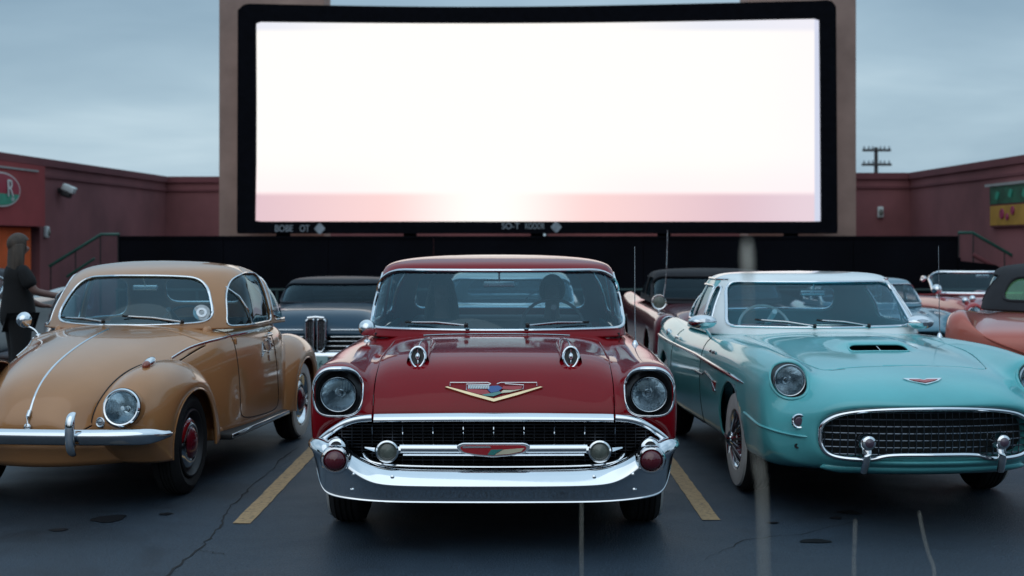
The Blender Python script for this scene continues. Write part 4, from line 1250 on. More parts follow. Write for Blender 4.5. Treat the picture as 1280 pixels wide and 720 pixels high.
    # ---- side trim, seams, handles, marks
    for s in (-1, 1):
        P = []
        for y in np.linspace(.88, 4.55, 60):
            z = np.interp(y, [.88, 2.5, 4.55], [.735, .785, .80]); q = onside(bb, y, z, s, .004)
            if q: P.append(q)
        mo('side_spear', tube(smooth_pts(P, it=2), .007, r2=.014, n=8, taper=lambda t: min(1, .25+t*9)), M['chrome'], root)
        P = [onside(bb, y, z+.002, s, .012) for y, z in zip(np.linspace(1.0, 3.3, 30), np.interp(np.linspace(1.0, 3.3, 30), [.88, 2.5, 4.55], [.735, .785, .80]))]
        mo('spear_inlay', tube([p for p in P if p], .003, r2=.006), M['em_red'], root)
        pts = [(2.35, .92), (2.32, .85), (2.30, .6), (2.32, .36), (2.4, .30), (3.3, .30), (3.50, .38), (3.55, .6), (3.52, .85), (3.5, .91)]
        P = [onside(bb, v.y, v.z, s, .0005) for v in curve([(0, a, b) for a, b in pts], 6)]
        mo('door_seam', tube([p for p in P if p], .003, n=6), M['under'], root)
        p = onside(bb, 3.32, .845, s, .025); mo('door_handle', join(tube([p+Vector((0, -.08, 0)), p+Vector((0, .08, 0))], .009, r2=.012), sphere(tuple(p+Vector((-s*.01, .08, 0))), .016)), M['chrome'], root)
        p = onside(bb, 3.95, .86, s, .006); mo('fuel_cap', lathe([(-.01, .03), (.006, .03), (.012, .02), (.012, 0)], 24, p, (s, 0, .2)), M['chrome'], root)
        p = onside(bb, 1.95, .845, s, .004); mo('fender_script', tube([p+Vector((0, -.10, -.004)), p+Vector((0, -.05, .006)), p+Vector((0, 0, -.004)), p+Vector((0, .05, .006)), p+Vector((0, .10, 0))], .006, r2=.010), M['dull_chrome'], root)
        P = [onside(bb, y, z, s, .005) for y, z in [(1.72, .60), (1.86, .66), (1.80, .66), (2.10, .70), (2.2, .67), (2.5, .675)]]
        bd = mo('fender_crest', tube([p for p in P if p], .005), M['dull_chrome'], root)
        p = onside(bb, 1.78, .635, s, .004)
        n = 4; V = [tuple(onside(bb, y, z, s, .007)) for y, z in [(1.72, .66), (1.84, .665), (1.80, .59), (1.75, .60)]]
        mo('crest_badge', (V+[(v[0]-s*.006, v[1], v[2]) for v in V], [(0, 1, 2, 3), (7, 6, 5, 4), (0, 4, 5, 1), (1, 5, 6, 2), (2, 6, 7, 3), (3, 7, 4, 0)]), M['em_red'], bd)
        # mirrors
        b = ontop(bb, s*.80 if s < 0 else .66, 2.42, 0); h = Vector((-.875 if s < 0 else .72, 2.33, b.z+(.115 if s < 0 else .085)))
        m_ = mo('door_mirror', xf(lathe([(-.075, 0), (-.07, .03), (-.04, .052), (0, .058), (.012, .057), (.014, .05)], 28, (0, 0, 0), (0, 1, 0), 1.35, 1), Matrix.Translation(h) @ Matrix.Diagonal((1.35, 1, .9, 1))), M['chrome'], root)
        mo('mirror_stalk', tube(curve([b, b.lerp(h, .5)+Vector((0, .02, 0)), h-Vector((0, 0, .04))], 5), .010, r2=.014), M['chrome'], m_)
        tl = mo('tail_light', lathe([(-.02, .05), (.01, .05), (.03, .03), (.035, 0)], 24, (s*.70, 4.72, .74), (0, 1, 0)), M['red_lens'], root)
    for a, b_ in ((-.10, -.48), (.30, -.06)):
        w0 = onfront(sb, a, 1.0, .02) or Vector((a, 2.15, 1.0)); w1 = onfront(sb, b_, 1.045, .010)
        wiper(root, w0, w1, None)
    w0 = onfront(sb, .12, 1.0, .02); w1 = onfront(sb, .56, 1.03, .01)
    antenna(root, ontop(bb, .75, 2.0, 0), .64, (.0, .02))
    for s in (-1, 1):
        make_wheel(root, (s*.765, YW[0], .33), .33, .17, s, True, 'spokes', rim_r=.185)
        make_wheel(root, (s*.755, YW[1], .33), .33, .17, s, True, 'spokes', rim_r=.185)
    mo('chassis', join(box2(-.6, .6, .7, 4.4, .22, .27), box2(-.6, .6, 1.26, 1.36, .27, .38), box2(-.6, .6, 4.0, 4.08, .27, .38), box2(-.5, .5, .45, 2.1, .3, .6)), M['under'], root, smooth=False)
    mo('dashboard', rbox(0, 2.50, .91, 1.24, .2, .14, .05), P_TEAL, root)
    mo('cabin_floor', join(box2(-.7, .7, 2.4, 3.8, .32, .34), box2(-.72, -.70, 2.4, 3.7, .34, .93), box2(.70, .72, 2.4, 3.7, .34, .93), box2(-.64, .64, 2.38, 2.40, .34, .88)), M['interior'], root, smooth=False)
    bench(root, 3.15, 1.2, .42, .92, M['teal_vinyl'], 'seat')
    steering_wheel(root, (-.33, 2.72, .96), .195, 28, M['white_rubber'])
    inner_mirror(root, (.02, 2.66, 1.235), .19, .05)
    return root, bb
M['lilac_lens'] = pm('dull violet lens', (.09, .06, .09), .15, coat=1)
M['mesh_bright'] = pm('grille wire', (.13, .15, .18), .28, 1, vary=.2)
M['teal_vinyl'] = pm('teal vinyl', (.03, .10, .11), .5, vary=.2, bump=.2)
# ================================================================== PARKED CARS BEHIND
def zmap(rings, z0, k):
    return [[(x, y, z0+(z-z0)*k if z > z0 else z) for x, y, z in r] for r in rings]
def std_rings(w=1.0):
    return [ring(1.00, 1.70, 4.10, .70*w, .79*w, .62*w, .27, .22), ring(1.07, 1.76, 4.04, .70*w, .78*w, .62*w, .27, .22), ring(1.20, 1.90, 3.90, .69*w, .76*w, .60*w, .26, .21),
            ring(1.33, 2.05, 3.75, .67*w, .73*w, .58*w, .25, .2), ring(1.42, 2.17, 3.62, .64*w, .70*w, .55*w, .23, .2), ring(1.465, 2.25, 3.5, .59*w, .65*w, .5*w, .2, .18), ring(1.495, 2.4, 3.35, .47*w, .53*w, .4*w, .15, .15), ring(1.51, 2.6, 3.15, .26*w, .3*w, .22*w, .06, .06), ring(1.515, 2.75, 3.0, 0, 0, 0, 0, 0)]
def bg_car(name, label, loc, rz, sc, rows, pnt, roofm, kz=1.0, drop=0.0, front=None, convertible=False, glass=None, frame=None, lamp=(.79, .82), rear_glass=None):
    root = empty(name, loc, rz, label, 'car'); root.scale = (sc, sc, sc)
    B = loft(rows, 4, 4)
    def f_hl(V): return np.minimum(.10-np.hypot(np.abs(V[:, 0])-lamp[0], V[:, 2]-lamp[1]), .6-V[:, 1])
    cab = rpoly([(-.62, 2.05), (.62, 2.05), (.64, 3.8), (-.64, 3.8)], .2)
    B = clip(B, lambda V: -np.minimum(sdf(V[:, [0, 1]], cab), V[:, 2]-.75))
    for yc in (1.05, 3.9):
        a = arch(yc, .35, .39); B = clip(B, lambda V: -np.minimum(sdf(V[:, [1, 2]], a), np.abs(V[:, 0])-.55))
    Bc = clip(B, lambda V: -f_hl(V)); bb = bvh(B)
    mo('body', Bc, pnt, root, thick=.012)
    def mapz(z): return 1.0-drop+(z-1.0)*kz
    rings = [[(x, y, mapz(z)) for x, y, z in r] for r in std_rings()]
    mz = lambda P: [(a, mapz(z)) for a, z in P]
    wind = rpoly(mz([(-.775, 1.06), (.775, 1.06), (.73, 1.40), (-.73, 1.40)]), [.05, .05, .13, .13])
    if convertible:
        S = loft(rings, 4, 5)
        fw = fld_front(wind, 2.85)
        g, l = clip(S, fw, True)
        w = mo('windscreen', inset(g, -.01), glass or M['window'], root)
        mo('windscreen_frame', trim(l, .022, .022), frame or M['chrome'], w)
    else:
        rear = rpoly(mz([(-.60, 1.10), (.60, 1.10), (.52, 1.36), (-.52, 1.36)]), .1)
        sides = [rpoly(mz([(2.35, 1.08), (3.0, 1.08), (3.0, 1.38), (2.5, 1.38)]), .05), rpoly(mz([(3.06, 1.08), (3.6, 1.08), (3.45, 1.38), (3.06, 1.38)]), .06)]
        make_cabin(root, rings, roofm, wind, rear, sides, 2.85, trim_r=.018 if frame else .012, trim_mat=frame, glass=glass or M['window'], mu=5, mvv=6, rear_glass=rear_glass)
    mo('cabin_floor', join(box2(-.66, .66, 2.1, 3.9, .34, .36), box2(-.64, .64, 2.08, 2.1, .34, .85)), M['interior'], root, smooth=False)
    bench(root, 2.9, 1.25, .42, .92-drop, M['interior'], 'front_seat')
    steering_wheel(root, (.36, 2.4, 1.0-drop), .19, 28, M['black'])
    inner_mirror(root, (0, 2.3, mapz(1.33)), .2, .05)
    for s in (-1, 1):
        q = onfront(bb, s*lamp[0], lamp[1], 0) or Vector((s*lamp[0], .3, lamp[1]))
        headlight(root, (s*lamp[0], q.y+.02, lamp[1]), .088, (0, -1, 0), .012)
        make_wheel(root, (s*.80, 1.05, .335), .335, .18, s, True, 'dish'); make_wheel(root, (s*.80, 3.9, .335), .335, .18, s, True, 'dish')
    P = curve([(-.95, .30, .44), (-.88, .08, .44), (-.6, -.0, .44), (0, -.03, .44), (.6, 0, .44), (.88, .08, .44), (.95, .30, .44)], 6)
    bp = mo('front_bumper', tube(P, .03, r2=.065, n=12), M['chrome'], root)
    for s in (-1, 1): mo('overrider', rbox(s*.42, -.05, .47, .07, .06, .24, .03), M['chrome'], bp)
    gb = mo('grille', box2(-.8, .8, .36, .37, .33, .66), M['grille_back'], root, smooth=False)
    parts = [tube([(x, .24+.04*abs(x), z) for x in (-.8, -.5, 0, .5, .8)], .009) for z in (.50, .56, .62)]
    mo('grille_bars', join(*parts), M['dull_chrome'], gb)
    if front: front(root, bb, bp)
    return root, bb

def blue_front(root, bb, bp):
    """twin upright kidney grille, side bars and a number plate"""
    for s in (-1, 1):
        o = rpoly([(s*.025, .50), (s*.025, .90), (s*.12, .90), (s*.12, .62), (s*.085, .50)], [.02, .02, .06, .05, .04])
        P = [Vector((x, .10, z)) for x, z in o]
        k = mo('kidney_grille', tube(resample(P, .015, True), .013, closed=True, up=(0, 1, 0)), M['chrome'], root)
        mo('kidney_back', prism(o, .11, .40), M['grille_back'], k, smooth=False)
        mo('kidney_slat', join(*[tube([(s*x, .105, .55), (s*x, .105, .87)], .004) for x in (.05, .075, .10)]), M['dull_chrome'], k)
        for z in (.60, .68, .76):
            Q = []
            for x in np.linspace(.17, .66, 8):
                q = onfront(bb, s*x, z, .004)
                if q and q.y < .6: Q.append(q)
            if len(Q) > 2: mo('side_bar', tube(Q, .011), M['dull_chrome'], root)
    pl = mo('number_plate', rbox(0, -.085, .37, .34, .012, .19, .012), M['plate'], bp)
    text('plate_number', '1016', .12, M['plate_ink'], pl, Matrix.Translation((0, -.094, .365)) @ FRONT, .002)
    mo('grille_crown', tube([(-.10, .09, .915), (0, .085, .925), (.10, .09, .915)], .016), M['chrome'], root)
M['plate'] = pm('pale green plate', (.28, .42, .42), .5); M['plate_ink'] = pm('plate ink', (.03, .10, .11), .5)

def build_bg():
    P_NAVY = paint('dark blue lacquer', (.010, .045, .080), metal=.2, coat=.6)
    P_NAVR = paint('near black roof lacquer', (.010, .014, .022), rough=.6, coat=.12)
    M['dark_glass'] = glassmat('dark glass', (.22, .26, .30), .03, haze=.2, hazecol=(.01, .015, .022))
    P_MAR = paint('maroon lacquer', (.13, .006, .018), metal=.1)
    P_CREAM = paint('cream white lacquer', (.58, .60, .56)); P_ICE = paint('grey blue lacquer', (.07, .20, .27), metal=.2)
    P_RED2 = paint('bright red lacquer', (.42, .025, .03)); P_SAL = paint('salmon lacquer', (.50, .12, .085), metal=.1)
    M['soft_top'] = pm('black canvas', (.011, .011, .015), .9, vary=.25, bump=.3)
    M['green_glass'] = glassmat('green tinted glass', (.35, .62, .38), .06, haze=.35, hazecol=(.22, .42, .22))
    rr = red_body_rows(); tr = teal_rows()
    low = lambda R, k: [[(x, y, z*k) for x, y, z in r] for r in R]
    bg_car('vintage_saloon', 'dark blue vintage saloon with upright twin chrome grille, between the tan car and red sedan', (-2.11, 15.0, 0), 0, .88, rr, P_NAVY, P_NAVR, kz=.74, drop=.02, front=blue_front, glass=M['dark_glass'], frame=P_NAVR)
    r, bb = bg_car('hardtop_car', 'maroon car with black canvas roof, half hidden behind the teal coupe', (2.34, 14.0, 0), 0, .95, low(rr, .96), P_MAR, M['soft_top'], kz=.78, drop=.02, glass=M['dark_glass'], frame=M['soft_top'])
    b = ontop(bb, -.83, .85, 0)
    sp = mo('spot_lamp', join(lathe([(-.10, 0), (-.09, .04), (-.05, .075), (0, .085), (.02, .08), (.015, .07)], 24, b+Vector((0, 0, .10)), (0, -1, 0)), tube([b, b+Vector((0, 0, .09))], .014)), M['chrome'], r)
    mo('lens', lathe([(.012, .07), (.02, .04), (.022, 0)], 20, b+Vector((0, 0, .10)), (0, -1, 0)), M['parklens'], sp)
    a = mo('antenna', tube(curve([b+Vector((.03, .05, .05)), b+Vector((.07, .05, .25)), b+Vector((.09, .05, .5)), b+Vector((.10, .05, .90))], 6), .009, n=6, taper=lambda t: 1-.3*t), M['dull_chrome'], r)
    bg_car('vintage_saloon', 'cream white saloon seen through the windows of the red sedan', (-.02, 13.6, 0), 0, .92, rr, P_CREAM, P_CREAM, kz=.85, drop=.02)
    bg_car('sports_car', 'low grey blue sports car behind the teal coupe, right of its roof', (4.72, 16.6, 0), 0, .84, low(tr, .98), P_ICE, P_ICE, kz=.85, drop=.06, lamp=(.735, .79))
    r, bb = bg_car('convertible', 'open bright red convertible with chrome windscreen frame, behind the salmon orange car', (6.55, 17.4, 0), 0, .93, low(tr, 1.0), P_RED2, P_RED2, kz=.9, drop=.06, convertible=True, lamp=(.735, .77))
    b = ontop(bb, -.80, 1.9, 0); round_mirror(r, b, b+Vector((0, 0, .12)), .075)
    for x in (-.80, -.70): q = ontop(bb, x, .62, 0); mo('fender_lamp', sphere((q.x, q.y, q.z+.04), .045), M['chrome'], r)
    bg_car('soft_top_car', 'salmon orange car with black canvas top, seen from behind at the right edge', (6.62, 16.05, 0), math.radians(155), 1.0, low(rr, .97), P_SAL, M['soft_top'], kz=.82, drop=.0, glass=M['green_glass'], frame=M['soft_top'], rear_glass=M['green_glass'])
    bg_car('saloon', 'pale grey saloon at the left edge, behind the standing person', (-7.15, 15.6, 0), 0, .93, rr, paint('pale grey lacquer', (.35, .38, .38)), P_NAVR, kz=.80, drop=.02)
# ================================================================== PEOPLE
M['skin'] = pm('skin', (.19, .105, .085), .5, vary=.08)
M['hair_d'] = pm('dark blond hair', (.06, .042, .030), .6, vary=.4, vscale=30, bump=.5, stretch=(1, 1, .1))
M['hair_b'] = pm('black hair', (.012, .010, .010), .5, vary=.4, vscale=30, bump=.5)
M['cloth_b'] = pm('black cloth', (.005, .005, .006), .9, vary=.25, bump=.4, bscale=20)
M['cloth_g'] = pm('charcoal cloth', (.028, .030, .036), .9, vary=.25, bump=.4, bscale=20)
M['shoe'] = pm('shoe leather', (.015, .012, .012), .4)
def skin(name, J, E, mat, parent, sub=2):
    """J: list of (x,y,z,r); E: edges; root = 0"""
    me = bpy.data.meshes.new(name); me.from_pydata([j[:3] for j in J], E, []); me.update(); me.materials.append(mat)
    o = bpy.data.objects.new(name, me); link(o, parent)
    s = o.modifiers.new('skin', 'SKIN'); s.use_smooth_shade = True; s.branch_smoothing = .6
    for i, j in enumerate(J):
        v = me.skin_vertices[0].data[i]
        r = j[3]; v.radius = (r, r) if not isinstance(r, tuple) else r
        v.use_root = (i == 0)
    q = o.modifiers.new('subdivision', 'SUBSURF'); q.levels = sub; q.render_levels = sub
    dg = bpy.context.evaluated_depsgraph_get(); dg.update()
    m2 = bpy.data.meshes.new_from_object(o.evaluated_get(dg))
    o.modifiers.clear(); o.data = m2; m2.name = name; m2.materials.clear(); m2.materials.append(mat); m2.shade_smooth()
    return o
def head_extra(root, c, f, hair, long=False):
    """c head centre, f facing unit vector: ears, nose, eyes, hair"""
    c = Vector(c); f = Vector(f).normalized(); s = Vector((0, 0, 1)).cross(f).normalized(); u = Vector((0, 0, 1))
    R_ = Matrix((s, f, u)).transposed().to_4x4(); R_.translation = c
    parts = [sphere((0, -.012, .022), .083, .100, .100, 20, 14)]
    hm = parts[0]
    # hair cap: cut away in front of the face
    hm = clip(hm, lambda V: np.maximum(.045-V[:, 1], V[:, 2]-.055))
    V, F = hm; hm = ([(v[0]*1.03, v[1]*1.03, v[2]*1.02) for v in V], F)
    ex = [hm]
    if long:
        rows = []
        for t in np.linspace(0, 1, 7):
            w = .088+.03*math.sin(t*2.5); z = .02-.30*t
            rows.append([(w*math.cos(a), -.015-.02*t+(.085-.01*t)*math.sin(a)*-1, z) for a in np.linspace(-.55, PI+.55, 13)])
        ex.append(loft(rows, 3, 3, closed=False, tight=.3))
    h = mo('hair', xf(join(*ex), R_), hair, root, thick=.008)
    return R_
def stand_person():
    root = empty('person', (-4.93, 14.0, 0), 0, 'person with shoulder-length hair in dark clothes, reaching out an arm behind the tan car', 'person')
    f = Vector((.82, .57, 0)).normalized(); s = Vector((0, 0, 1)).cross(f)
    def p(a, b, z, r):    # a along facing, b to the left side
        v = f*a+s*b; return (v.x, v.y, z, r)
    J = [p(0, 0, .95, (.13, .11)), p(.0, 0, 1.12, (.115, .09)), p(-.01, 0, 1.30, (.135, .095)), p(-.02, 0, 1.40, (.07, .06)), p(.0, 0, 1.46, (.048, .048)), p(.02, 0, 1.53, (.070, .078)), p(.015, 0, 1.60, (.075, .085)), p(.0, 0, 1.65, (.05, .055)),
         p(0, .15, 1.35, .055), p(.05, .21, 1.10, .042), p(.24, .20, .99, .033), p(.30, .19, .97, .026), p(.36, .18, .965, .026),
         p(0, -.15, 1.35, .055), p(.10, -.22, 1.13, .042), p(.33, -.16, 1.08, .033), p(.42, -.13, 1.085, .026), p(.475, -.12, 1.085, .028),
         p(0, .09, .86, .085), p(.03, .10, .48, .055), p(-.02, .10, .10, .036), p(.02, .10, .04, .035), p(.14, .11, .03, .03),
         p(0, -.09, .86, .085), p(.0, -.10, .48, .055), p(-.08, -.10, .10, .036), p(-.04, -.10, .04, .035), p(.08, -.11, .03, .03),
         p(.115, 0, 1.56, .016)]
    E = [(0, 1), (1, 2), (2, 3), (3, 4), (4, 5), (5, 6), (6, 7), (2, 8), (8, 9), (9, 10), (10, 11), (11, 12), (2, 13), (13, 14), (14, 15), (15, 16), (16, 17), (0, 18), (18, 19), (19, 20), (20, 21), (21, 22), (0, 23), (23, 24), (24, 25), (25, 26), (26, 27), (5, 28)]
    n = len(J)
    for b0, (a, b, z), sgn in ((17, (.475, -.12, 1.085), 1), (12, (.36, .18, .965), -1)):
        for k, (da, db, dz, L) in enumerate([(.06, -.026, .0, .9), (.07, -.009, .004, 1), (.068, .009, .0, .97), (.055, .026, -.004, .8)]):
            i = len(J); J.append(p(a+.035, b+db, z+dz*.5, .0095)); J.append(p(a+.035+da*.55, b+db*1.1, z+dz-.006, .0085)); J.append(p(a+.035+da, b+db*1.15, z+dz-.025, .007)); E += [(b0, i), (i, i+1), (i+1, i+2)]
        i = len(J); J.append(p(a+.01, b+.035*sgn, z-.008, .011)); J.append(p(a+.045, b+.055*sgn, z-.015, .009)); E += [(b0, i), (i, i+1)]
    skin('body', J, E, M['skin'], root)
    c = Vector(J[6][:3])+Vector((0, 0, -.02)); head_extra(root, c, f, M['hair_d'], True)
    # clothes follow the same skeleton, a little fuller
    T = [p(0, 0, .72, (.20, .19)), p(0, 0, .95, (.19, .175)), p(0, 0, 1.14, (.175, .15)), p(-.01, 0, 1.30, (.18, .145)), p(-.02, 0, 1.42, (.10, .085)), p(0, .16, 1.355, .085), p(.03, .21, 1.14, .075), p(0, -.16, 1.355, .085), p(.08, -.22, 1.16, .075)]
    skin('shirt', T, [(0, 1), (1, 2), (2, 3), (3, 4), (3, 5), (5, 6), (3, 7), (7, 8)], M['cloth_b'], root)
    L = [p(0, 0, .93, (.16, .14)), p(0, .09, .84, .125), p(.03, .10, .48, .095), p(-.02, .10, .09, .075), p(0, -.09, .84, .125), p(.0, -.10, .48, .095), p(-.08, -.10, .09, .075)]
    skin('trousers', L, [(0, 1), (1, 2), (2, 3), (0, 4), (4, 5), (5, 6)], M['cloth_b'], root)
    for b, a0 in ((.10, 0), (-.10, -.06)):
        skin('shoe', [p(a0-.04, b, .045, .045), p(a0+.06, b, .04, .042), p(a0+.16, b*1.08, .032, .034)], [(0, 1), (1, 2)], M['shoe'], root)
def seated(loc, label, hair, cloth, driver, lean=0):
    root = empty('person', loc, 0, label, 'person')
    # seated facing the camera (-Y); origin on the seat
    J = [(0, 0, .10, (.14, .12)), (0, .04, .30, (.135, .10)), (0, .07, .47, (.155, .105)), (0, .06, .57, (.075, .065)), (0, .04, .64, (.052, .052)), (0, .01, .71, (.072, .082)), (lean, .015, .78, (.078, .088)), (lean, .03, .835, (.05, .055)), (0, -.088, .735, .016),
         (.17, .07, .52, .056), (.24, -.05, .32, .043), (.17, -.30, .42, .034), (.13, -.36, .45, .028),
         (-.17, .07, .52, .056), (-.24, -.05, .32, .043), (-.17, -.30, .42 if driver else .22, .034), (-.13, -.36, .45 if driver else .20, .028),
         (.10, -.10, .10, .085), (.13, -.45, .12, .062), (.13, -.55, -.22, .042), (.13, -.64, -.26, .035),
         (-.10, -.10, .10, .085), (-.13, -.45, .12, .062), (-.13, -.55, -.22, .042), (-.13, -.64, -.26, .035)]
    E = [(0, 1), (1, 2), (2, 3), (3, 4), (4, 5), (5, 6), (6, 7), (5, 8), (2, 9), (9, 10), (10, 11), (11, 12), (2, 13), (13, 14), (14, 15), (15, 16), (0, 17), (17, 18), (18, 19), (19, 20), (0, 21), (21, 22), (22, 23), (23, 24)]
    for b0 in (12, 16):
        x, y, z, _ = J[b0]; sg = 1 if x > 0 else -1
        for k in range(4):
            i = len(J); dx = (-.024+.016*k)
            J += [(x+dx, y-.035, z+.012, .0095), (x+dx, y-.06, z-.004, .0085), (x+dx, y-.05, z-.026, .0075)]; E += [(b0, i), (i, i+1), (i+1, i+2)]
        i = len(J); J += [(x-.032*sg, y-.02, z+.0, .011), (x-.045*sg, y-.05, z-.005, .009)]; E += [(b0, i), (i, i+1)]
    skin('body', J, E, M['skin'], root)
    head_extra(root, (lean*.8, .012, .755), (0, -1, 0), hair, not driver)
    T = [(0, .01, .10, (.165, .14)), (0, .04, .30, (.155, .12)), (0, .07, .47, (.172, .125)), (0, .06, .575, (.095, .08)), (.17, .07, .525, .076), (.235, -.03, .35, .066), (.19, -.24, .40, .05), (-.17, .07, .525, .076), (-.235, -.03, .35, .066), (-.19, -.24, .40 if driver else .25, .05)]
    skin('jacket', T, [(0, 1), (1, 2), (2, 3), (2, 4), (4, 5), (5, 6), (2, 7), (7, 8), (8, 9)], cloth, root)
    L = [(0, .0, .10, (.15, .13)), (.10, -.10, .10, .10), (.13, -.45, .12, .078), (.13, -.54, -.18, .062), (-.10, -.10, .10, .10), (-.13, -.45, .12, .078), (-.13, -.54, -.18, .062)]
    skin('trousers', L, [(0, 1), (1, 2), (2, 3), (0, 4), (4, 5), (5, 6)], M['cloth_g'], root)
    return root
def build_people():
    stand_person()
    seated((.285, 7.16+2.76, .50), 'driver in dark clothes behind the steering wheel of the red sedan', M['hair_b'], M['cloth_b'], True)
    seated((-.50, 7.16+2.80, .50), 'long-haired passenger in dark clothes on the front seat of the red sedan', M['hair_d'], M['cloth_g'], False)

# ================================================================== DRY REEDS NEAR THE CAMERA
def build_reeds():
    M['straw'] = pm('dry pale straw', (.62, .58, .50), .8, vary=.2, vscale=8)
    def pt(px, py, Y): return Vector(((px-640)*Y/1754, Y, 1.6-(py-305)*Y/1754))
    def reed(lab, P, r, Y, headlen=0, headr=0, sheath=None):
        base = Vector((P[-1].x+.02, Y+.02, 0)); root = empty('dry_reed', base, 0, lab, 'dry grass', 'dry grass stems close to the camera')
        Q = [p-base for p in P]+[Vector((0, 0, 0))]
        mo('stem', tube(curve(Q, 6), r, n=8, taper=lambda t: .75+.4*t), M['straw'], root)
        if headlen: mo('seed_head', tube([Q[0]+Vector((0, 0, .012)), Q[0], Q[0].lerp(Q[1], .08), Q[0].lerp(Q[1], .16), Q[0].lerp(Q[1], .2)], headr, n=8, taper=lambda t: [.4, 1, 1, .8, .3][min(4, int(t*4.01))]), M['straw'], root)
        if sheath: mo('leaf_sheath', tube([s-base for s in sheath], r*1.35, n=8, taper=lambda t: .75+.35*t), M['straw'], root)
    Y = 1.35
    reed('tallest dry reed with a pale seed head, in front of the teal coupe', [pt(934, 316, Y), pt(940, 500, Y), pt(952, 640, Y), pt(956, 760, Y)], .0008, Y, 1, .0036, [pt(950, 578, Y), pt(953, 640, Y), pt(956, 760, Y)])
    reed('short thin dry reed ending below the oval grille of the teal coupe', [pt(1069, 650, 3), pt(1068, 700, 3), pt(1068, 760, 3)], .0009, 3)
    reed('leaning thin dry reed at the lower right, right of the other reeds', [pt(1149, 640, 3.2), pt(1155, 672, 3.2), pt(1165, 712, 3.2), pt(1170, 760, 3.2)], .0010, 3.2)
    reed('thin dry reed in front of the right end of the red bumper', [pt(727, 628, 3), pt(727, 690, 3), pt(728, 760, 3)], .0008, 3)
# ================================================================== SETTING
def wp(px, py, Y): return Vector(((px-640)*Y/1754, Y, 1.6-(py-305)*Y/1754))
def gp(px, py, z=0):
    Y = (1.6-z)*1754/(py-305); return Vector(((px-640)*Y/1754, Y, z))

def asphalt_mat():
    m, nt, out = newmat('worn asphalt')
    p = nt.nodes.new('ShaderNodeBsdfPrincipled'); nt.links.new(p.outputs[0], out.inputs[0])
    big = ramp(nt, noise(nt, .35, 6, .6), [(.3, (.016, .031, .050)), (.7, (.031, .053, .082))])
    fine = ramp(nt, noise(nt, 75, 4, .8), [(.34, (.25, .25, .25)), (.5, (1, 1, 1)), (.70, (2.4, 2.35, 2.2))])
    mx = nt.nodes.new('ShaderNodeMix'); mx.data_type = 'RGBA'; mx.blend_type = 'MULTIPLY'; mx.inputs[0].default_value = 1
    nt.links.new(big, mx.inputs[6]); nt.links.new(fine, mx.inputs[7])
    # oil and damp stains of their own shape
    st = ramp(nt, noise(nt, .9, 5, .6, dist=.4), [(.54, (1, 1, 1)), (.64, (.5, .52, .55))])
    m2 = nt.nodes.new('ShaderNodeMix'); m2.data_type = 'RGBA'; m2.blend_type = 'MULTIPLY'; m2.inputs[0].default_value = .8
    nt.links.new(mx.outputs[2], m2.inputs[6]); nt.links.new(st, m2.inputs[7])
    # under-car shade painted down the middle of every bay, ragged like oil drips
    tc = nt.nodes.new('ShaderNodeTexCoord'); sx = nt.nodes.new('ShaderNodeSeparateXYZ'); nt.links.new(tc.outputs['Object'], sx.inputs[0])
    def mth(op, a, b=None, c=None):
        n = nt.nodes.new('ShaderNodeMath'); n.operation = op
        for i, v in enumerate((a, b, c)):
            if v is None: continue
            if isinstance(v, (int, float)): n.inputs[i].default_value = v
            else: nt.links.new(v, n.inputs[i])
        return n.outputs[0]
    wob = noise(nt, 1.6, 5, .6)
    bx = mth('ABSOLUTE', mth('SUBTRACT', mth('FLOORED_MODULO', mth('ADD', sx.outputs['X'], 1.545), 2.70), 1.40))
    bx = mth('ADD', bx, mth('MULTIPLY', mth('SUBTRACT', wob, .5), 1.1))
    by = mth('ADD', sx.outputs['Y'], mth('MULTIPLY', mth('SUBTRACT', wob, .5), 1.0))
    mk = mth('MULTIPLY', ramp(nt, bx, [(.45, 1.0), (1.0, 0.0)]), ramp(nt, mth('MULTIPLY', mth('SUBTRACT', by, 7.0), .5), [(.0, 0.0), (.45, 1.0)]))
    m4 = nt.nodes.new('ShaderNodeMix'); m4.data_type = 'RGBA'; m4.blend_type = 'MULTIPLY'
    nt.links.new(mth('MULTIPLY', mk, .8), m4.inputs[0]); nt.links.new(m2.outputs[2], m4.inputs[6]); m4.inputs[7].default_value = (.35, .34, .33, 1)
    nt.links.new(m4.outputs[2], p.inputs['Base Color'])
    nt.links.new(ramp(nt, noise(nt, .9, 5, .6, dist=.4), [(.3, .62), (.62, .40)]), p.inputs['Roughness'])
    b = nt.nodes.new('ShaderNodeBump'); b.inputs['Strength'].default_value = .8; b.inputs['Distance'].default_value = .015
    nt.links.new(noise(nt, 70, 5, .7), b.inputs['Height']); nt.links.new(b.outputs[0], p.inputs['Normal'])
    return m

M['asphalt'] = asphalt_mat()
S_ = 900
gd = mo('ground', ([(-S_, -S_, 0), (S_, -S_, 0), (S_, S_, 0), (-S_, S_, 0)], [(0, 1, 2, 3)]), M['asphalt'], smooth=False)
tag(gd, kind='structure')

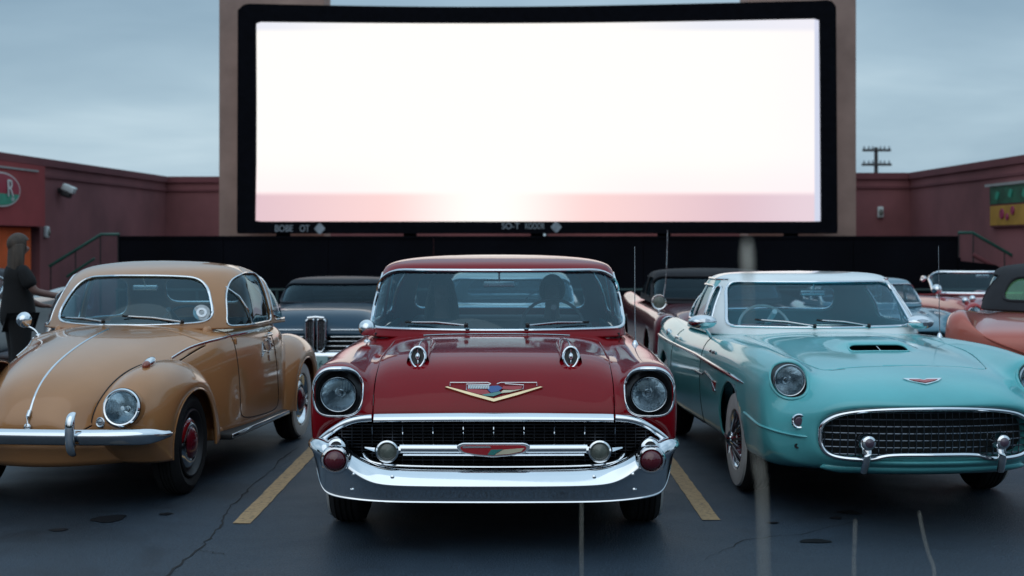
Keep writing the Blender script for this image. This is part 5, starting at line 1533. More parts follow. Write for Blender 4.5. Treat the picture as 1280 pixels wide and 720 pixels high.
def line_mat():
    m, nt, out = newmat('worn yellow road paint')
    p = nt.nodes.new('ShaderNodeBsdfPrincipled'); nt.links.new(p.outputs[0], out.inputs[0]); p.inputs['Roughness'].default_value = .6
    a = ramp(nt, noise(nt, 28, 6, .75), [(.36, (.11, .085, .06)), (.47, (.42, .27, .13)), (.75, (.55, .36, .18))])
    nt.links.new(a, p.inputs['Base Color'])
    b = nt.nodes.new('ShaderNodeBump'); b.inputs['Strength'].default_value = .4; b.inputs['Distance'].default_value = .008
    nt.links.new(noise(nt, 70, 5, .7), b.inputs['Height']); nt.links.new(b.outputs[0], p.inputs['Normal'])
    return m
M['line'] = line_mat()
def strip(x0, x1, y0, y1, n=60, z=.004):
    V = []; F = []
    for k in range(n+1):
        y = y0+(y1-y0)*k/n
        j = lambda: random.uniform(-.003, .003)
        V += [(x0+j(), y, z), (x1+j(), y, z)]
    for k in range(n): F.append((2*k, 2*k+1, 2*k+3, 2*k+2))
    return V, F
for x, y0, lab in [(-1.545, 8.02, 'worn yellow parking line on the asphalt between the tan car and the red sedan'), (1.155, 8.12, 'worn yellow parking line on the asphalt between the red sedan and the teal car'),
              (-4.245, 8.05, None), (3.855, 8.1, None)]:
    o = mo('parking_line', strip(x-.052, x+.052, y0, 13.2), M['line'], smooth=False); tag(o, kind='structure')

def ribbon(P, w, z=.003):
    """thin crack lying on the ground"""
    Q = []
    for a, b in zip(P, P[1:]):
        for k in range(6):
            t = k/6; q = Vector(a).lerp(Vector(b), t); q += Vector((random.uniform(-.012, .012), random.uniform(-.02, .02), 0)); Q.append(q)
    Q.append(Vector(P[-1])); V = []; F = []
    for i, q in enumerate(Q):
        t = (Q[min(i+1, len(Q)-1)]-Q[max(0, i-1)]).normalized(); s = Vector((t.y, -t.x, 0))
        k = w*random.uniform(.4, 1.3)*min(1, .3+min(i, len(Q)-i)*.25)
        V += [tuple(q+s*k+Vector((0, 0, z))), tuple(q-s*k+Vector((0, 0, z)))]
    for i in range(len(Q)-1): F.append((2*i, 2*i+1, 2*i+3, 2*i+2))
    return V, F
M['crack'] = pm('dark crack', (.012, .013, .015), .9)  # near-black colour of the crack ribbons
cr = join(ribbon([gp(*p) for p in [(190, 735), (225, 706), (246, 688), (268, 668), (278, 652), (290, 632), (310, 612), (335, 592)]], .006),
          ribbon([gp(*p) for p in [(246, 688), (262, 690), (280, 694)]], .003),
          ribbon([gp(*p) for p in [(335, 592), (352, 574), (372, 560)]], .006),
          ribbon([gp(*p) for p in [(880, 700), (930, 676), (1000, 668), (1075, 650)]], .003))
tag(mo('asphalt_crack', cr, M['crack'], smooth=False), kind='structure')
M['oil'] = pm('oil stain', (.014, .015, .018), .35, vary=.4, vscale=30)
def blot(c, rx, ry, z=.0045, n=28, seed=0):
    rnd = random.Random(seed); ph = [rnd.uniform(0, 6.28) for _ in range(4)]
    V = [(c.x, c.y, z)]
    for k in range(n):
        a = 2*PI*k/n; q = 1+.12*math.sin(2*a+ph[0])+.1*math.sin(3*a+ph[1])+.07*math.sin(5*a+ph[2])
        V.append((c.x+rx*q*math.cos(a), c.y+ry*q*math.sin(a), z))
    return V, [(0, 1+k, 1+(k+1) % n) for k in range(n)]
bl = join(*[blot(gp(px, py), rx, ry, seed=i) for i, (px, py, rx, ry) in enumerate([(136, 649, .10, .10), (73, 663, .045, .04), (207, 643, .04, .035), (1019, 677, .075, .055), (966, 654, .03, .03), (1062, 641, .07, .06), (1045, 648, .04, .03)])])
tag(mo('oil_stain', bl, M['oil'], smooth=False), kind='structure')

# ---- sky
w = bpy.data.worlds.new('World'); scene.world = w; w.use_nodes = True
nt = w.node_tree; nt.nodes.clear()
out = nt.nodes.new('ShaderNodeOutputWorld'); bg = nt.nodes.new('ShaderNodeBackground')
sky = nt.nodes.new('ShaderNodeTexSky'); sky.sky_type = 'NISHITA'; sky.sun_disc = False
SUN_EL, SUN_ROT = math.radians(38), math.radians(200)
sky.sun_elevation = SUN_EL; sky.sun_rotation = SUN_ROT; sky.dust_density = 3; sky.air_density = 1.5; sky.ozone_density = 3
mulS = nt.nodes.new('ShaderNodeVectorMath'); mulS.operation = 'SCALE'; mulS.inputs['Scale'].default_value = .10
nt.links.new(sky.outputs[0], mulS.inputs[0])
tc = nt.nodes.new('ShaderNodeTexCoord'); sp = nt.nodes.new('ShaderNodeSeparateXYZ'); nt.links.new(tc.outputs['Generated'], sp.inputs[0])
# cloud deck: project direction on a plane overhead so streaks flatten to the horizon
ad = nt.nodes.new('ShaderNodeMath'); ad.operation = 'ADD'; ad.inputs[1].default_value = .13
ab = nt.nodes.new('ShaderNodeMath'); ab.operation = 'ABSOLUTE'; nt.links.new(sp.outputs['Z'], ab.inputs[0]); nt.links.new(ab.outputs[0], ad.inputs[0])
dv = nt.nodes.new('ShaderNodeVectorMath'); dv.operation = 'DIVIDE'; cb = nt.nodes.new('ShaderNodeCombineXYZ')
for i in range(3): nt.links.new(ad.outputs[0], cb.inputs[i])
nt.links.new(tc.outputs['Generated'], dv.inputs[0]); nt.links.new(cb.outputs[0], dv.inputs[1])
mp = nt.nodes.new('ShaderNodeMapping'); mp.inputs['Scale'].default_value = (.55, .60, 0); mp.inputs['Location'].default_value = (3.1, 1.4, 0); nt.links.new(dv.outputs[0], mp.inputs[0])
n1 = nt.nodes.new('ShaderNodeTexNoise'); n1.inputs['Scale'].default_value = 1.1; n1.inputs['Detail'].default_value = 5; n1.inputs['Roughness'].default_value = .5; n1.inputs['Distortion'].default_value = .3
nt.links.new(mp.outputs[0], n1.inputs['Vector'])
cl = ramp(nt, n1.outputs['Fac'], [(.32, (.265, .40, .52)), (.5, (.385, .54, .66)), (.66, (.51, .67, .78))])
# the deck is a little paler low over the horizon, deeper and bluer overhead
el = ramp(nt, ab.outputs[0], [(0, (1.18, 1.14, 1.10)), (.09, (1.08, 1.06, 1.04)), (.2, (.90, .92, .94)), (.5, (1.2, 1.19, 1.2)), (1, (1.55, 1.53, 1.55))])
mm = nt.nodes.new('ShaderNodeMix'); mm.data_type = 'RGBA'; mm.blend_type = 'MULTIPLY'; mm.inputs[0].default_value = 1
nt.links.new(cl, mm.inputs[6]); nt.links.new(el, mm.inputs[7])
# dusk: the light is going low down on the side behind the camera
azm = nt.nodes.new('ShaderNodeMath'); azm.operation = 'MULTIPLY_ADD'; azm.inputs[1].default_value = .275; azm.inputs[2].default_value = .275
nt.links.new(sp.outputs['Y'], azm.inputs[0])
az2 = nt.nodes.new('ShaderNodeMath'); az2.operation = 'ADD'; nt.links.new(azm.outputs[0], az2.inputs[0]); nt.links.new(ab.outputs[0], az2.inputs[1])
az = ramp(nt, az2.outputs[0], [(0, (.30, .33, .38)), (.28, (.72, .74, .78)), (.5, 1.0)])
m3 = nt.nodes.new('ShaderNodeMix'); m3.data_type = 'RGBA'; m3.blend_type = 'MULTIPLY'; m3.inputs[0].default_value = 1
nt.links.new(mm.outputs[2], m3.inputs[6]); nt.links.new(az, m3.inputs[7])
mx = nt.nodes.new('ShaderNodeMix'); mx.data_type = 'RGBA'; mx.inputs[0].default_value = .92
nt.links.new(mulS.outputs[0], mx.inputs[6]); nt.links.new(m3.outputs[2], mx.inputs[7])
nt.links.new(mx.outputs[2], bg.inputs[0]); bg.inputs[1].default_value = 1.0; nt.links.new(bg.outputs[0], out.inputs[0])
sun = bpy.data.lights.new('sun', 'SUN'); sun.energy = .5; sun.angle = math.radians(75); sun.color = (1, .96, .92)
so = bpy.data.objects.new('sun', sun); COL.objects.link(so)
sd = Vector((math.sin(SUN_ROT)*math.cos(SUN_EL), math.cos(SUN_ROT)*math.cos(SUN_EL), math.sin(SUN_EL)))
so.rotation_euler = sd.to_track_quat('Z', 'Y').to_euler(); so.location = (0, -20, 30)

# unseen wooded ridge added behind the camera to darken chrome and paint reflections
V = []; F = []; NR = 400
for i in range(NR+1):
    a = PI*(1.02+.96*i/NR); R_ = 70
    h = 9+3*math.sin(i*.09)+1.8*math.sin(i*.27+1)+1.0*math.sin(i*.8)+random.uniform(-.7, .7)
    for q, (dr, zz_) in enumerate([(0, 0), (2, h*.75), (6, h), (14, h*1.05), (30, 0)]): V.append(((R_+dr)*math.cos(a), (R_+dr)*math.sin(a)+10, zz_))
for i in range(NR):
    for q in range(4): F.append((i*5+q, i*5+q+1, i*5+q+6, i*5+q+5))
M['ridge'] = pm('unseen dark ridge', (.012, .018, .014), .95, vary=.4, vscale=.3)
tag(mo('unseen_ridge', (V, F), M['ridge'], smooth=False), kind='structure')
# ---- camera
cam = bpy.data.cameras.new('camera'); co = bpy.data.objects.new('camera', cam); COL.objects.link(co)
co.location = (0, 0, 1.6); co.rotation_euler = (PI/2, 0, 0)
cam.sensor_width = 36; cam.lens = 36*1754/1280; cam.shift_y = -55/1280; cam.clip_end = 3000; cam.clip_start = .05
cam.dof.use_dof = True; cam.dof.focus_distance = 7.7; cam.dof.aperture_fstop = 2.8
scene.camera = co
vs = scene.view_settings; vs.view_transform = 'Standard'; vs.look = 'None'; vs.exposure = 0; vs.gamma = 1
scene.cycles.max_bounces = 8; scene.cycles.transparent_max_bounces = 24; scene.cycles.use_denoising = True
scene.cycles.caustics_reflective = False; scene.cycles.caustics_refractive = False

# ---- screen
YS = 33.0; k = YS/1754
def XZ(px, py): return ((px-640)*k, 1.6-(py-305)*k)
M['frame_black'] = pm('black screen frame cloth', (.003, .0034, .006), .9, vary=.3, bump=.2, bscale=3, spec=.1)
scr = empty('movie_screen', ((298+1045)/2*k-640*k, YS, 0), 0, 'huge lit drive-in movie screen in a black frame behind the cars', 'movie screen')
cx = scr.location.x
outer = [XZ(298, 292), XZ(299, 14)]+[XZ(308, 6)]+[XZ(px, 6+4.0*math.sin(PI*(px-308)/560) if px < 868 else 6-(px-868)/42) for px in range(340, 1036, 40)]+[XZ(1036, 1), XZ(1043, 9), XZ(1045, 292)]
inner = [XZ(320, 277)]+[XZ(320+1.5*math.sin(PI*t), 277-249*t) for t in (.3, .6)]+[XZ(321, 28)]+[XZ(px, 28+3.5*math.sin(PI*(px-321)/700)-4*(px-321)/700) for px in range(360, 1020, 40)]+[XZ(1023, 24), XZ(1024, 120), XZ(1025, 277)]
def annulus(o, i, y0, y1):
    """frame with thickness between two outlines, resampled to the same count"""
    def rs(P, n, start):
        P = [Vector((x, 0, z)) for x, z in P]; return resample(P, sum((a-b).length for a, b in zip(P, P[1:]+P[:1]))/n, True)
    n = 240
    def ang(P, c): return [(math.atan2((p.z-c.z)/5, (p.x-c.x)/13), p) for p in P]
    c = Vector(((o[0][0]+o[-1][0])/2, 0, 4.5))
    def at(P, a):
        best = None
        d = Vector((13*math.cos(a), 0, 5*math.sin(a)))
        for p, q in zip(P, P[1:]+P[:1]):
            e = q-p; w_ = p-c; den = d.x*e.z-d.z*e.x
            if abs(den) < 1e-9: continue
            t = (w_.x*e.z-w_.z*e.x)/den; u = (w_.x*d.z-w_.z*d.x)/den
            if t > 0 and -1e-6 <= u <= 1+1e-6: best = c+d*t if best is None or t > (best-c).length/d.length else best
        return best
    O = [Vector((x, 0, z)) for x, z in o]; I = [Vector((x, 0, z)) for x, z in i]
    V = []; F = []; N = 400
    for j in range(N):
        a = 2*PI*(j+.5)/N; po = at(O, a); pi_ = at(I, a)
        V += [(po.x, y0, po.z), (pi_.x, y0, pi_.z), (po.x, y1, po.z), (pi_.x, y1, pi_.z)]
    for j in range(N):
        q = ((j+1) % N)*4; p = j*4
        F += [(p, p+1, q+1, q), (p+2, q+2, q+3, p+3), (p, q, q+2, p+2), (p+1, p+3, q+3, q+1)]
    return V, F
loc = lambda P: [(x-cx, z) for x, z in P]
mo('frame', annulus(loc(outer), loc(inner), -.18, .25), M['frame_black'], scr, smooth=False)
def screen_mat():
    m, nt, out = newmat('lit screen picture')
    e = nt.nodes.new('ShaderNodeEmission'); nt.links.new(e.outputs[0], out.inputs[0])
    tc = nt.nodes.new('ShaderNodeTexCoord'); sp = nt.nodes.new('ShaderNodeSeparateXYZ'); nt.links.new(tc.outputs['Object'], sp.inputs[0])
    def mapr(sock, a, b, c=0, d=1, smooth=True):
        r = nt.nodes.new('ShaderNodeMapRange'); r.inputs[1].default_value = a; r.inputs[2].default_value = b; r.inputs[3].default_value = c; r.inputs[4].default_value = d
        if smooth: r.interpolation_type = 'SMOOTHSTEP'
        nt.links.new(sock, r.inputs[0]); return r.outputs[0]
    def mix(f, a, b):
        n = nt.nodes.new('ShaderNodeMix'); n.data_type = 'RGBA'
        if isinstance(f, float): n.inputs[0].default_value = f
        else: nt.links.new(f, n.inputs[0])
        for s, v in ((6, a), (7, b)):
            if isinstance(v, tuple): n.inputs[s].default_value = col4(v)
            else: nt.links.new(v, n.inputs[s])
        return n.outputs[2]
    def math_(op, a, b):
        n = nt.nodes.new('ShaderNodeMath'); n.operation = op
        for i, v in enumerate((a, b)):
            if isinstance(v, (int, float)): n.inputs[i].default_value = v
            else: nt.links.new(v, n.inputs[i])
        return n.outputs[0]
    zt = XZ(0, 28)[1]; zb = XZ(0, 277)[1]; zband = XZ(0, 241)[1]
    xr = XZ(1024, 0)[0]-cx; xl = XZ(320, 0)[0]-cx; xg = XZ(610, 0)[0]-cx
    white = (1.06, 1.03, .985)
    # a pale pink band like a hazy horizon, fading out under the bright middle
    ax = math_('ABSOLUTE', math_('SUBTRACT', sp.outputs['X'], xg), 0)
    band_c = mix(mapr(ax, 1.5, 6.8), (1.02, .72, .70), (.76, .55, .62))
    inband = mapr(sp.outputs['Z'], zband+.06, zband-.10)
    amt = math_('MULTIPLY', inband, mapr(ax, .2, 2.6))
    blush = math_('MULTIPLY', mapr(sp.outputs['Z'], zband+1.1, zband), mapr(ax, .6, 4.0, 0, .55))
    c = mix(blush, white, (1.12, .87, .90))
    c = mix(amt, c, band_c)
    edge = mapr(sp.outputs['X'], xr-.14, xr-.10)
    c = mix(edge, c, (.50, .60, .80))
    edge2 = mapr(sp.outputs['Z'], zt-.28, zt-.12, 0, .5); c = mix(math_('MULTIPLY', edge2, mapr(ax, 2, 5.5)), c, (.62, .68, .88))
    corner = math_('MULTIPLY', mapr(sp.outputs['X'], xr-2.5, xr, 0, .35), 1.0); c = mix(corner, c, (.95, .88, .95))
    nt.links.new(c, e.inputs[0]); e.inputs[1].default_value = 1.0
    return m
M['screen'] = screen_mat()
x0, z0 = XZ(316, 281); x1, z1 = XZ(1030, 20)
mo('picture', box2(x0-cx, x1-cx, -.05, .0, z0, z1), M['screen'], scr, smooth=False)
M['dim_white'] = pm('faded white lettering', (.30, .35, .40), .6, vary=.3, vscale=8)
def stext(s, px0, px1, py, h):
    x0, z = XZ(px0, py); x1, _ = XZ(px1, py)
    o = text('lettering', s, h, M['dim_white'], scr, Matrix.Identity(4), .01, 'LEFT')
    wd = max(v.co.x for v in o.data.vertices)-min(v.co.x for v in o.data.vertices)
    sx = (x1-x0)/wd
    o.matrix_local = Matrix.Translation((x0-cx, -.195, z)) @ FRONT @ Matrix.Diagonal((sx, 1, 1, 1))
    return o
stext('BOBE', 345, 367, 286, .22); stext('OT', 376, 388, 286, .22); stext('SO-T', 627, 649, 283, .2); stext('KOOOR', 656, 680, 283, .2)
for px, py, r in [(401, 286, 7), (695, 284, 7)]:
    x, z = XZ(px, py); x -= cx; r *= k
    mo('diamond_mark', prism([(x-r, z), (x-r*.3, z+r*.8), (x+.0, z+r), (x+r*.3, z+r*.8), (x+r, z), (x+r*.3, z-r*.8), (x, z-r), (x-r*.3, z-r*.8)], -.2, -.185), M['dim_white'], scr, smooth=False)
# legs carrying the frame
for x in (-6, -3, 0, 3, 6): mo('leg', box2(x-.15, x+.15, .05, .3, 0, 2.2), M['frame_black'], scr, smooth=False)

M['tower'] = pm('tan brown stucco', (.34, .235, .20), .9, vary=.18, vscale=1.2, bump=.3, bscale=30)
def tower(px0, px1, lab):
    X0, X1 = (px0-640)*k*1.02, (px1-640)*k*1.02
    t = empty('pylon', ((X0+X1)/2, YS*1.02, 0), 0, lab, 'pylon', 'stucco pylons flanking the screen')
    hw = (X1-X0)/2
    mo('wall', box2(-hw, hw, 0, 1.2, 1.0, 8.6), M['tower'], t, smooth=False)
    mo('cap', box2(-hw-.06, hw+.06, -.06, 1.26, 8.6, 8.8), M['tower'], t, smooth=False)
    mo('plinth', box2(-hw-.003, hw+.003, -.003, 1.3, 0, 1.0), M['frame_black'], t, smooth=False)
tower(274, 405, 'tan stucco pylon at the left end of the movie screen'); tower(935, 1070, 'tan stucco pylon at the right end of the movie screen')

# ---- low black wall under the screen
YF = 31.0; kf = YF/1754
M['black_wall'] = pm('black painted boards', (.003, .0034, .006), .9, vary=.35, vscale=.8, bump=.15, bscale=6, spec=.1)
bw = empty('black_wall', (0.6, YF, 0), 0, 'long low black wall standing under the movie screen', 'wall')
def fx(px): return (px-640)*kf-.6
zt = 1.6+10*kf
parts = []
xs = np.linspace(fx(148), fx(1198), 9)
for a, b in zip(xs, xs[1:]): parts.append(box2(a+.006, b-.006, 0, .16, 0, zt-.05))
mo('boards', join(*parts), M['black_wall'], bw, smooth=False)
mo('coping', box2(fx(147), fx(1199), -.03, .2, zt-.05, zt+.0), M['black_wall'], bw, smooth=False)
M['green_paint'] = pm('dark green railing paint', (.012, .085, .065), .45, vary=.2)
M['green_dim'] = pm('dusty green pipe', (.02, .05, .05), .6, vary=.2)
gr = empty('guard_rail', (0.6, YF-.35, 0), 0, 'low thin green pipe rail in front of the black wall', 'railing')
mo('rail', tube([(fx(150), 0, .60), (fx(1240), 0, .60)], .028), M['green_dim'], gr)
for x in np.linspace(fx(152), fx(1238), 12): mo('post', tube([(x, 0, 0), (x, 0, .58)], .03), M['green_dim'], gr)

# ---- buildings
M['maroon'] = pm('maroon stucco', (.23, .088, .095), .9, vary=.26, vscale=.5, bump=.35, bscale=25)
M['maroon_d'] = pm('dark maroon coping', (.16, .050, .058), .85, vary=.15, vscale=1)
M['maroon_r'] = pm('red maroon fascia', (.30, .050, .055), .85, vary=.15, vscale=1)
M['orange'] = pm('orange shopfront', (.75, .13, .03), .7, vary=.2, vscale=2)
M['grey_trim'] = pm('pale grey trim', (.30, .32, .32), .6)
M['lamp_body'] = pm('dark lamp body', (.02, .02, .022), .5)
M['lamp_white'] = pm('white lamp housing', (.6, .66, .66), .4)
def wallbox(p0, p1, th, z0, z1, out=0):
    """wall between two ground points, thickness th away from the lot"""
    a = Vector((p0[0], p0[1], 0)); b = Vector((p1[0], p1[1], 0)); t = (b-a).normalized(); n = Vector((t.y, -t.x, 0))
    a2 = a-n*out; b2 = b-n*out; c = b+n*th; d = a+n*th
    V = [tuple(Vector(q)+Vector((0, 0, z))) for z in (z0, z1) for q in (a2, b2, c, d)]
    return V, [(3, 2, 1, 0), (4, 5, 6, 7), (0, 1, 5, 4), (1, 2, 6, 5), (2, 3, 7, 6), (3, 0, 4, 7)]
# left: side wall from (-11.4, 21) to the corner (-9.85, 40), back wall on to x = -3
LA, LC = Vector((-11.427, 21, 0)), Vector((-9.85, 40, 0))
lb = empty('shop_building', (0, 0, 0), 0, 'long maroon flat-roofed shop building on the left with an orange entrance', 'building')
def lw(Y, out=0): # point on left wall
    t = (Y-40)/(21-40); return (-9.85+(-11.427+9.85)*t+out, Y)
mo('wall', join(wallbox(lw(40), lw(31.4), 4, 0, 3.35), wallbox(lw(31.4), lw(21), 4, 1.97, 3.35), wallbox(lw(22.2), lw(21), 3.99, 0, 1.97)), M['maroon'], lb, smooth=False)
mo('wall', box2(-13.9, .9, 40.005, 44, 0, 3.35), M['maroon'], lb, smooth=False)
mo('parapet', join(wallbox(lw(39.93), lw(21), 4.05, 3.35, 3.52, .07), box2(-13.9, -3, 39.93, 44, 3.352, 3.522)), M['maroon_d'], lb, smooth=False)
mo('parapet_moulding', join(wallbox(lw(39.96), lw(31.5), .2, 3.10, 3.16, .045), box2(-9.8, -3, 39.955, 40.1, 3.102, 3.162)), M['maroon_d'], lb, smooth=False)
mo('fascia', wallbox(lw(31.3), lw(21.2), .5, 1.99, 3.33, .16), M['maroon_r'], lb, smooth=False)
mo('fascia_trim', wallbox(lw(30.9), lw(21.3), .1, 3.18, 3.22, .19), M['grey_trim'], lb, smooth=False)
mo('entrance', join(wallbox(lw(31.2), lw(22.2), .5, 0, 1.965, -.12)), M['orange'], lb, smooth=False)
mo('door', join(wallbox(lw(27.5), lw(25.7), .2, 0.02, 1.75, -.08)), M['maroon_d'], lb, smooth=False)
# bulkhead lamp and floodlight on the wall
def onwall(px, z, out=0.0):
    # left wall in x = -13.17+.083*Y form
    q = (px-640)/1754; Y = -13.17/(q-.083); return Vector((q*Y+out, Y, z))
p = onwall(74, 2.84)
fl = empty('flood_light', p, 0, 'small floodlight fixed high on the left maroon wall', 'wall light')
mo('lamp_body', join(rbox(.05, 0, 0, .12, .2, .12, .02), tube([(.08, 0, 0), (.2, -.1, -.06)], .04)), M['lamp_body'], fl)
mo('lamp_head', xf(rbox(0, 0, 0, .3, .22, .16, .03), Matrix.Translation((.28, -.16, .03)) @ Matrix.Rotation(.4, 4, 'Y')), M['lamp_white'], fl)
mo('lamp_shade', xf(rbox(0, 0, 0, .22, .2, .13, .03), Matrix.Translation((.22, -.16, -.1)) @ Matrix.Rotation(.3, 4, 'Y')), M['lamp_body'], fl)
p = onwall(56, 1.87)
bk = empty('bulkhead_light', p, 0, 'small pale bulkhead light beside the orange entrance', 'wall light')
mo('housing', rbox(.04, 0, 0, .1, .16, .26, .03), M['lamp_white'], bk)
mo('lens', sphere((.09, 0, -.01), .04, .06, .08), M['parklens'], bk)
# oval sign on the fascia
a = Vector((*lw(29.0), 0)); t = (Vector((*lw(30.3), 0))-Vector((*lw(28.4), 0))).normalized(); nrm = Vector((-t.y, t.x, 0))
if nrm.x < 0: nrm = -nrm
sg = empty('shop_sign', a+nrm*.19+Vector((0, 0, 2.73)), 0, 'oval red and green sign with a white letter on the left fascia', 'sign')
Ms = Matrix((-t, nrm, Vector((0, 0, 1)))).transposed().to_4x4()   # local x along the wall, y outwards, z up
# viewed from the lot, +Y of the wall lies to the right of the picture
Ms = Matrix((t, -nrm, Vector((0, 0, 1)))).transposed().to_4x4()
M['sign_red'] = pm('sign red', (.32, .012, .045), .4); M['sign_green'] = pm('sign green', (.02, .30, .20), .4); M['sign_white'] = pm('sign white', (.62, .66, .66), .4)
ell = lambda rx, rz, n=48: [(rx*math.cos(2*PI*q/n), rz*math.sin(2*PI*q/n)) for q in range(n)]
mo('rim', xf(prism(ell(.90, .36), -.03, .03), Ms), M['sign_white'], sg, smooth=False)
mo('face', xf(prism(ell(.86, .33), -.036, -.02), Ms), M['sign_red'], sg, smooth=False)
lowp = [(x, z) for x, z in ell(.85, .325, 96) if z < -.07+.05*math.cos(x*2)]
lowp.sort(key=lambda q: math.atan2(q[1], q[0])); 
mo('green_band', xf(prism(lowp, -.042, -.034), Ms), M['sign_green'], sg, smooth=False)
o = text('letter', 'R', .52, M['sign_white'], sg, Ms @ Matrix.Translation((.36, -.055, .02)) @ FRONT, .008)
for z_, s_ in ((-.18, 'or'),): text('lettering', s_, .16, M['sign_white'], sg, Ms @ Matrix.Translation((.5, -.05, z_)) @ FRONT, .006)

# right building: corner (10.76, 37.9) to (11.43, 21)
def rw(Y): return (10.76+(37.9-Y)*.0395, Y)
rb = empty('store_building', (0, 0, 0), 0, 'maroon flat-roofed store building on the right with a green and yellow sign', 'building')
mo('wall', wallbox(rw(21), rw(37.9), 4, 0, 3.35), M['maroon'], rb, smooth=False)
mo('wall', box2(1, 14.7, 37.905, 42, 0, 3.35), M['maroon'], rb, smooth=False)
mo('parapet', join(wallbox(rw(21), rw(37.83), 4.05, 3.35, 3.52, .07), box2(4, 14.7, 37.83, 42, 3.352, 3.522)), M['maroon_d'], rb, smooth=False)
mo('parapet_moulding', join(wallbox(rw(22), rw(37.86), .2, 3.10, 3.16, .045), box2(4, 10.72, 37.855, 38, 3.102, 3.162)), M['maroon_d'], rb, smooth=False)
bk2 = empty('bulkhead_light', ((1100-640)*37.9/1754, 37.9, 2.46), 0, 'small white bulkhead light on the maroon back wall right of the screen', 'wall light')
mo('housing', rbox(0, -.05, 0, .16, .1, .3, .03), M['lamp_white'], bk2)
mo('lens', sphere((0, -.1, -.01), .06, .04, .1), M['parklens'], bk2)
sb_ = empty('store_sign', (0, 0, 0), 0, 'green and yellow rectangular sign on the right maroon wall', 'sign')
M['sg2'] = pm('sign dark green', (.012, .10, .055), .5, vary=.5, vscale=3); M['sy2'] = pm('sign yellow', (.42, .24, .04), .5, vary=.25, vscale=2); M['smag'] = pm('sign magenta', (.30, .03, .09), .5)
mo('panel', wallbox(rw(26.4), rw(32.0), .05, 1.98, 2.92, .10), M['maroon_d'], sb_, smooth=False)
mo('green_band', wallbox(rw(26.5), rw(31.95), -.05, 2.50, 2.90, .12), M['sg2'], sb_, smooth=False)
mo('yellow_band', wallbox(rw(26.5), rw(31.93), -.05, 2.02, 2.46, .12), M['sy2'], sb_, smooth=False)
mo('top_trim', wallbox(rw(26.3), rw(32.15), -.02, 2.90, 2.96, .16), M['grey_trim'], sb_, smooth=False)
t = Vector((rw(26)[0]-rw(32)[0], -6, 0)).normalized(); n_ = Vector((-abs(t.y), -abs(t.x)*0+t.x*0, 0)).normalized()
Mr = Matrix((t, Vector((1, 0, 0)), Vector((0, 0, 1)))).transposed().to_4x4()
def rsign(Y, z, out_=.13): q = rw(Y); return Matrix.Translation((q[0]-out_, Y, z)) @ Mr
for i, (Y, z) in enumerate([(31.2, 2.27), (30.6, 2.33), (30.9, 2.2)]):
    mo('flower_motif', xf(lathe([(0, .0), (.0, .12-.02*i), (.02, .11-.02*i), (.02, 0)], 20, (0, 0, 0), (0, -1, 0)), rsign(Y, z)), M['smag'], sb_, smooth=False)
rr = random.Random(3)
for i in range(7):
    Y = 31.5-i*.75; mo('leaf_motif', xf(prism(rpoly([(-.12, -.05), (-.02, .12), (.14, .06), (.05, -.1)], .05), -.01, 0), rsign(Y, 2.70+rr.uniform(-.05, .05), .125)), M['sign_green'], sb_, smooth=False)

# ---- stairs with green handrails at both ends
def stairs(name, sgn, xlow, xhigh, zhigh, lab):
    """a flight rising from xlow to xhigh in front of the wall"""
    st = empty(name, (0, YF, 0), 0, lab, 'stairs')
    n = 7; parts = []
    for i in range(n):
        a = xlow+(xhigh-xlow)*i/n; parts.append(box2(a, xhigh, .15, 1.35, .006+zhigh*i/n, zhigh*(i+1)/n))
    mo('steps', join(*parts), M['maroon_d'], st, smooth=False)
    V = [(xlow, 0, 0), (xhigh, 0, 0), (xhigh, 0, zhigh+.12), (xlow, 0, .12)]
    mo('stringer', prism([(xlow-.02*sgn, .0), (xhigh, 0), (xhigh, zhigh+.15), (xlow, .15)], .0, .145), M['maroon'], st, smooth=False)
    return st
ls_ = stairs('staircase', 1, -10.25, -9.05, .95, 'outdoor stairs with green handrails left of the black wall')
mo('landing', box2(-9.05, -8.72, .004, 1.35, 0, 1.07), M['maroon'], ls_, smooth=False)
def rail(parent, P, r, name='handrail', mat='green_paint'): return mo(name, tube(P, r), M[mat], parent)
zz = lambda py: 1.6-(py-305)*kf
xx = lambda px: (px-640)*kf
rail(ls_, [(xx(62), -.03, zz(333)), (xx(127), -.03, zz(293)), (xx(150), -.03, zz(293))], .036)
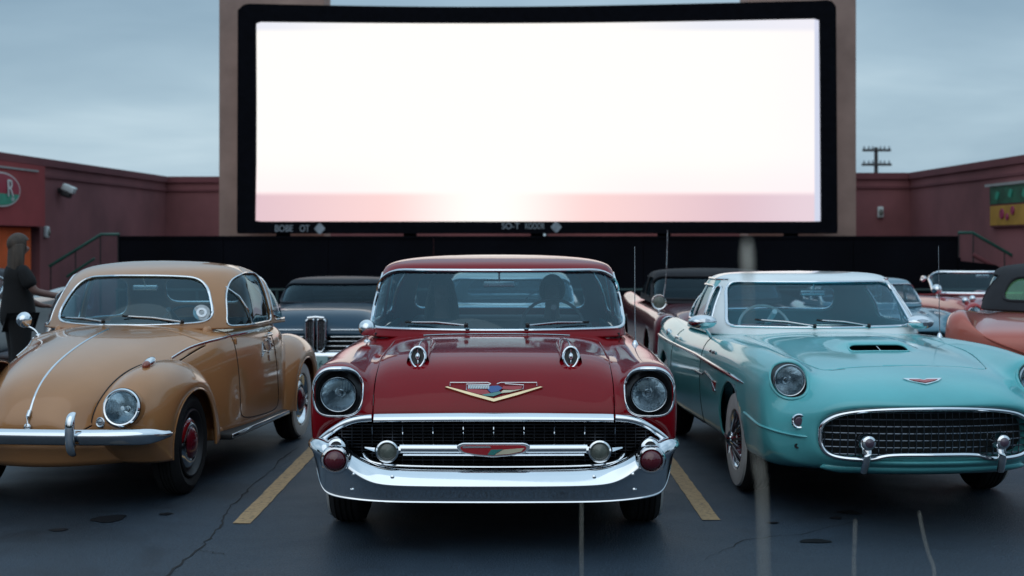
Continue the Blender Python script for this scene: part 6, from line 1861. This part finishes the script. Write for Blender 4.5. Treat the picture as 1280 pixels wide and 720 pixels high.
rail(ls_, [(xx(84), -.03, zz(346)), (xx(119), -.03, zz(323))], .03)
for px, py in [(64, 332), (95, 312), (126, 294), (148, 294)]: mo('rail_post', tube([(xx(px), -.03, zz(py)), (xx(px), -.03, .1)], .016), M['lamp_body'], ls_)
rs_ = stairs('staircase', -1, 12.2, 10.1, 1.0, 'outdoor stairs with green handrails right of the black wall')
rail(rs_, [(xx(1197), -.03, zz(291)), (xx(1215), -.03, zz(291)), (xx(1290), -.03, zz(334))], .036)
rail(rs_, [(xx(1215), -.03, zz(318)), (xx(1290), -.03, zz(360))], .05, 'lower_rail', 'maroon_d')
for px, py in [(1198, 291), (1216, 292), (1255, 314)]: mo('rail_post', tube([(xx(px), -.03, zz(py)), (xx(px), -.03, .1)], .016), M['lamp_body'], rs_)
lwl = empty('black_skirting', (11.2, YF-.1, 0), 0, 'low black screen in front of the right-hand stairs', 'screen')
mo('panel', prism([(xx(1199)-11.2, 0), (xx(1199)-11.2, zz(326)), (xx(1243)-11.2, zz(331)), (xx(1300)-11.2, zz(372)), (xx(1300)-11.2, 0)], 0, .06), M['black_wall'], lwl, smooth=False)
mo('post', join(box2(xx(1199)-11.2-.04, xx(1199)-11.2, -.01, .07, 0, zz(322))), M['black_wall'], lwl, smooth=False)

# ---- utility pole
up = empty('utility_pole', (23.35, 90, 0), 0, 'distant wooden utility pole with two crossarms beyond the right building', 'utility pole')
M['pole'] = pm('weathered pole wood', (.05, .045, .045), .9)
mo('pole', tube([(0, 0, 0), (0, 0, 7.8)], .17, n=12, taper=lambda t: 1-.3*t), M['pole'], up)
for z in (7.6, 6.68):
    a = mo('crossarm', box(0, -.14, z, 1.8 if z > 7 else 1.9, .12, .15), M['pole'], up)
    for x in (-.8, -.5, -.25, .25, .5, .8): mo('insulator', lathe([(0, .05), (.1, .07), (.2, .05), (.22, 0)], 10, (x, -.14, z+.075), (0, 0, 1)), M['dull_chrome'], a)
build_red()
build_beetle()
build_teal()
build_bg()
build_people()
build_reeds()
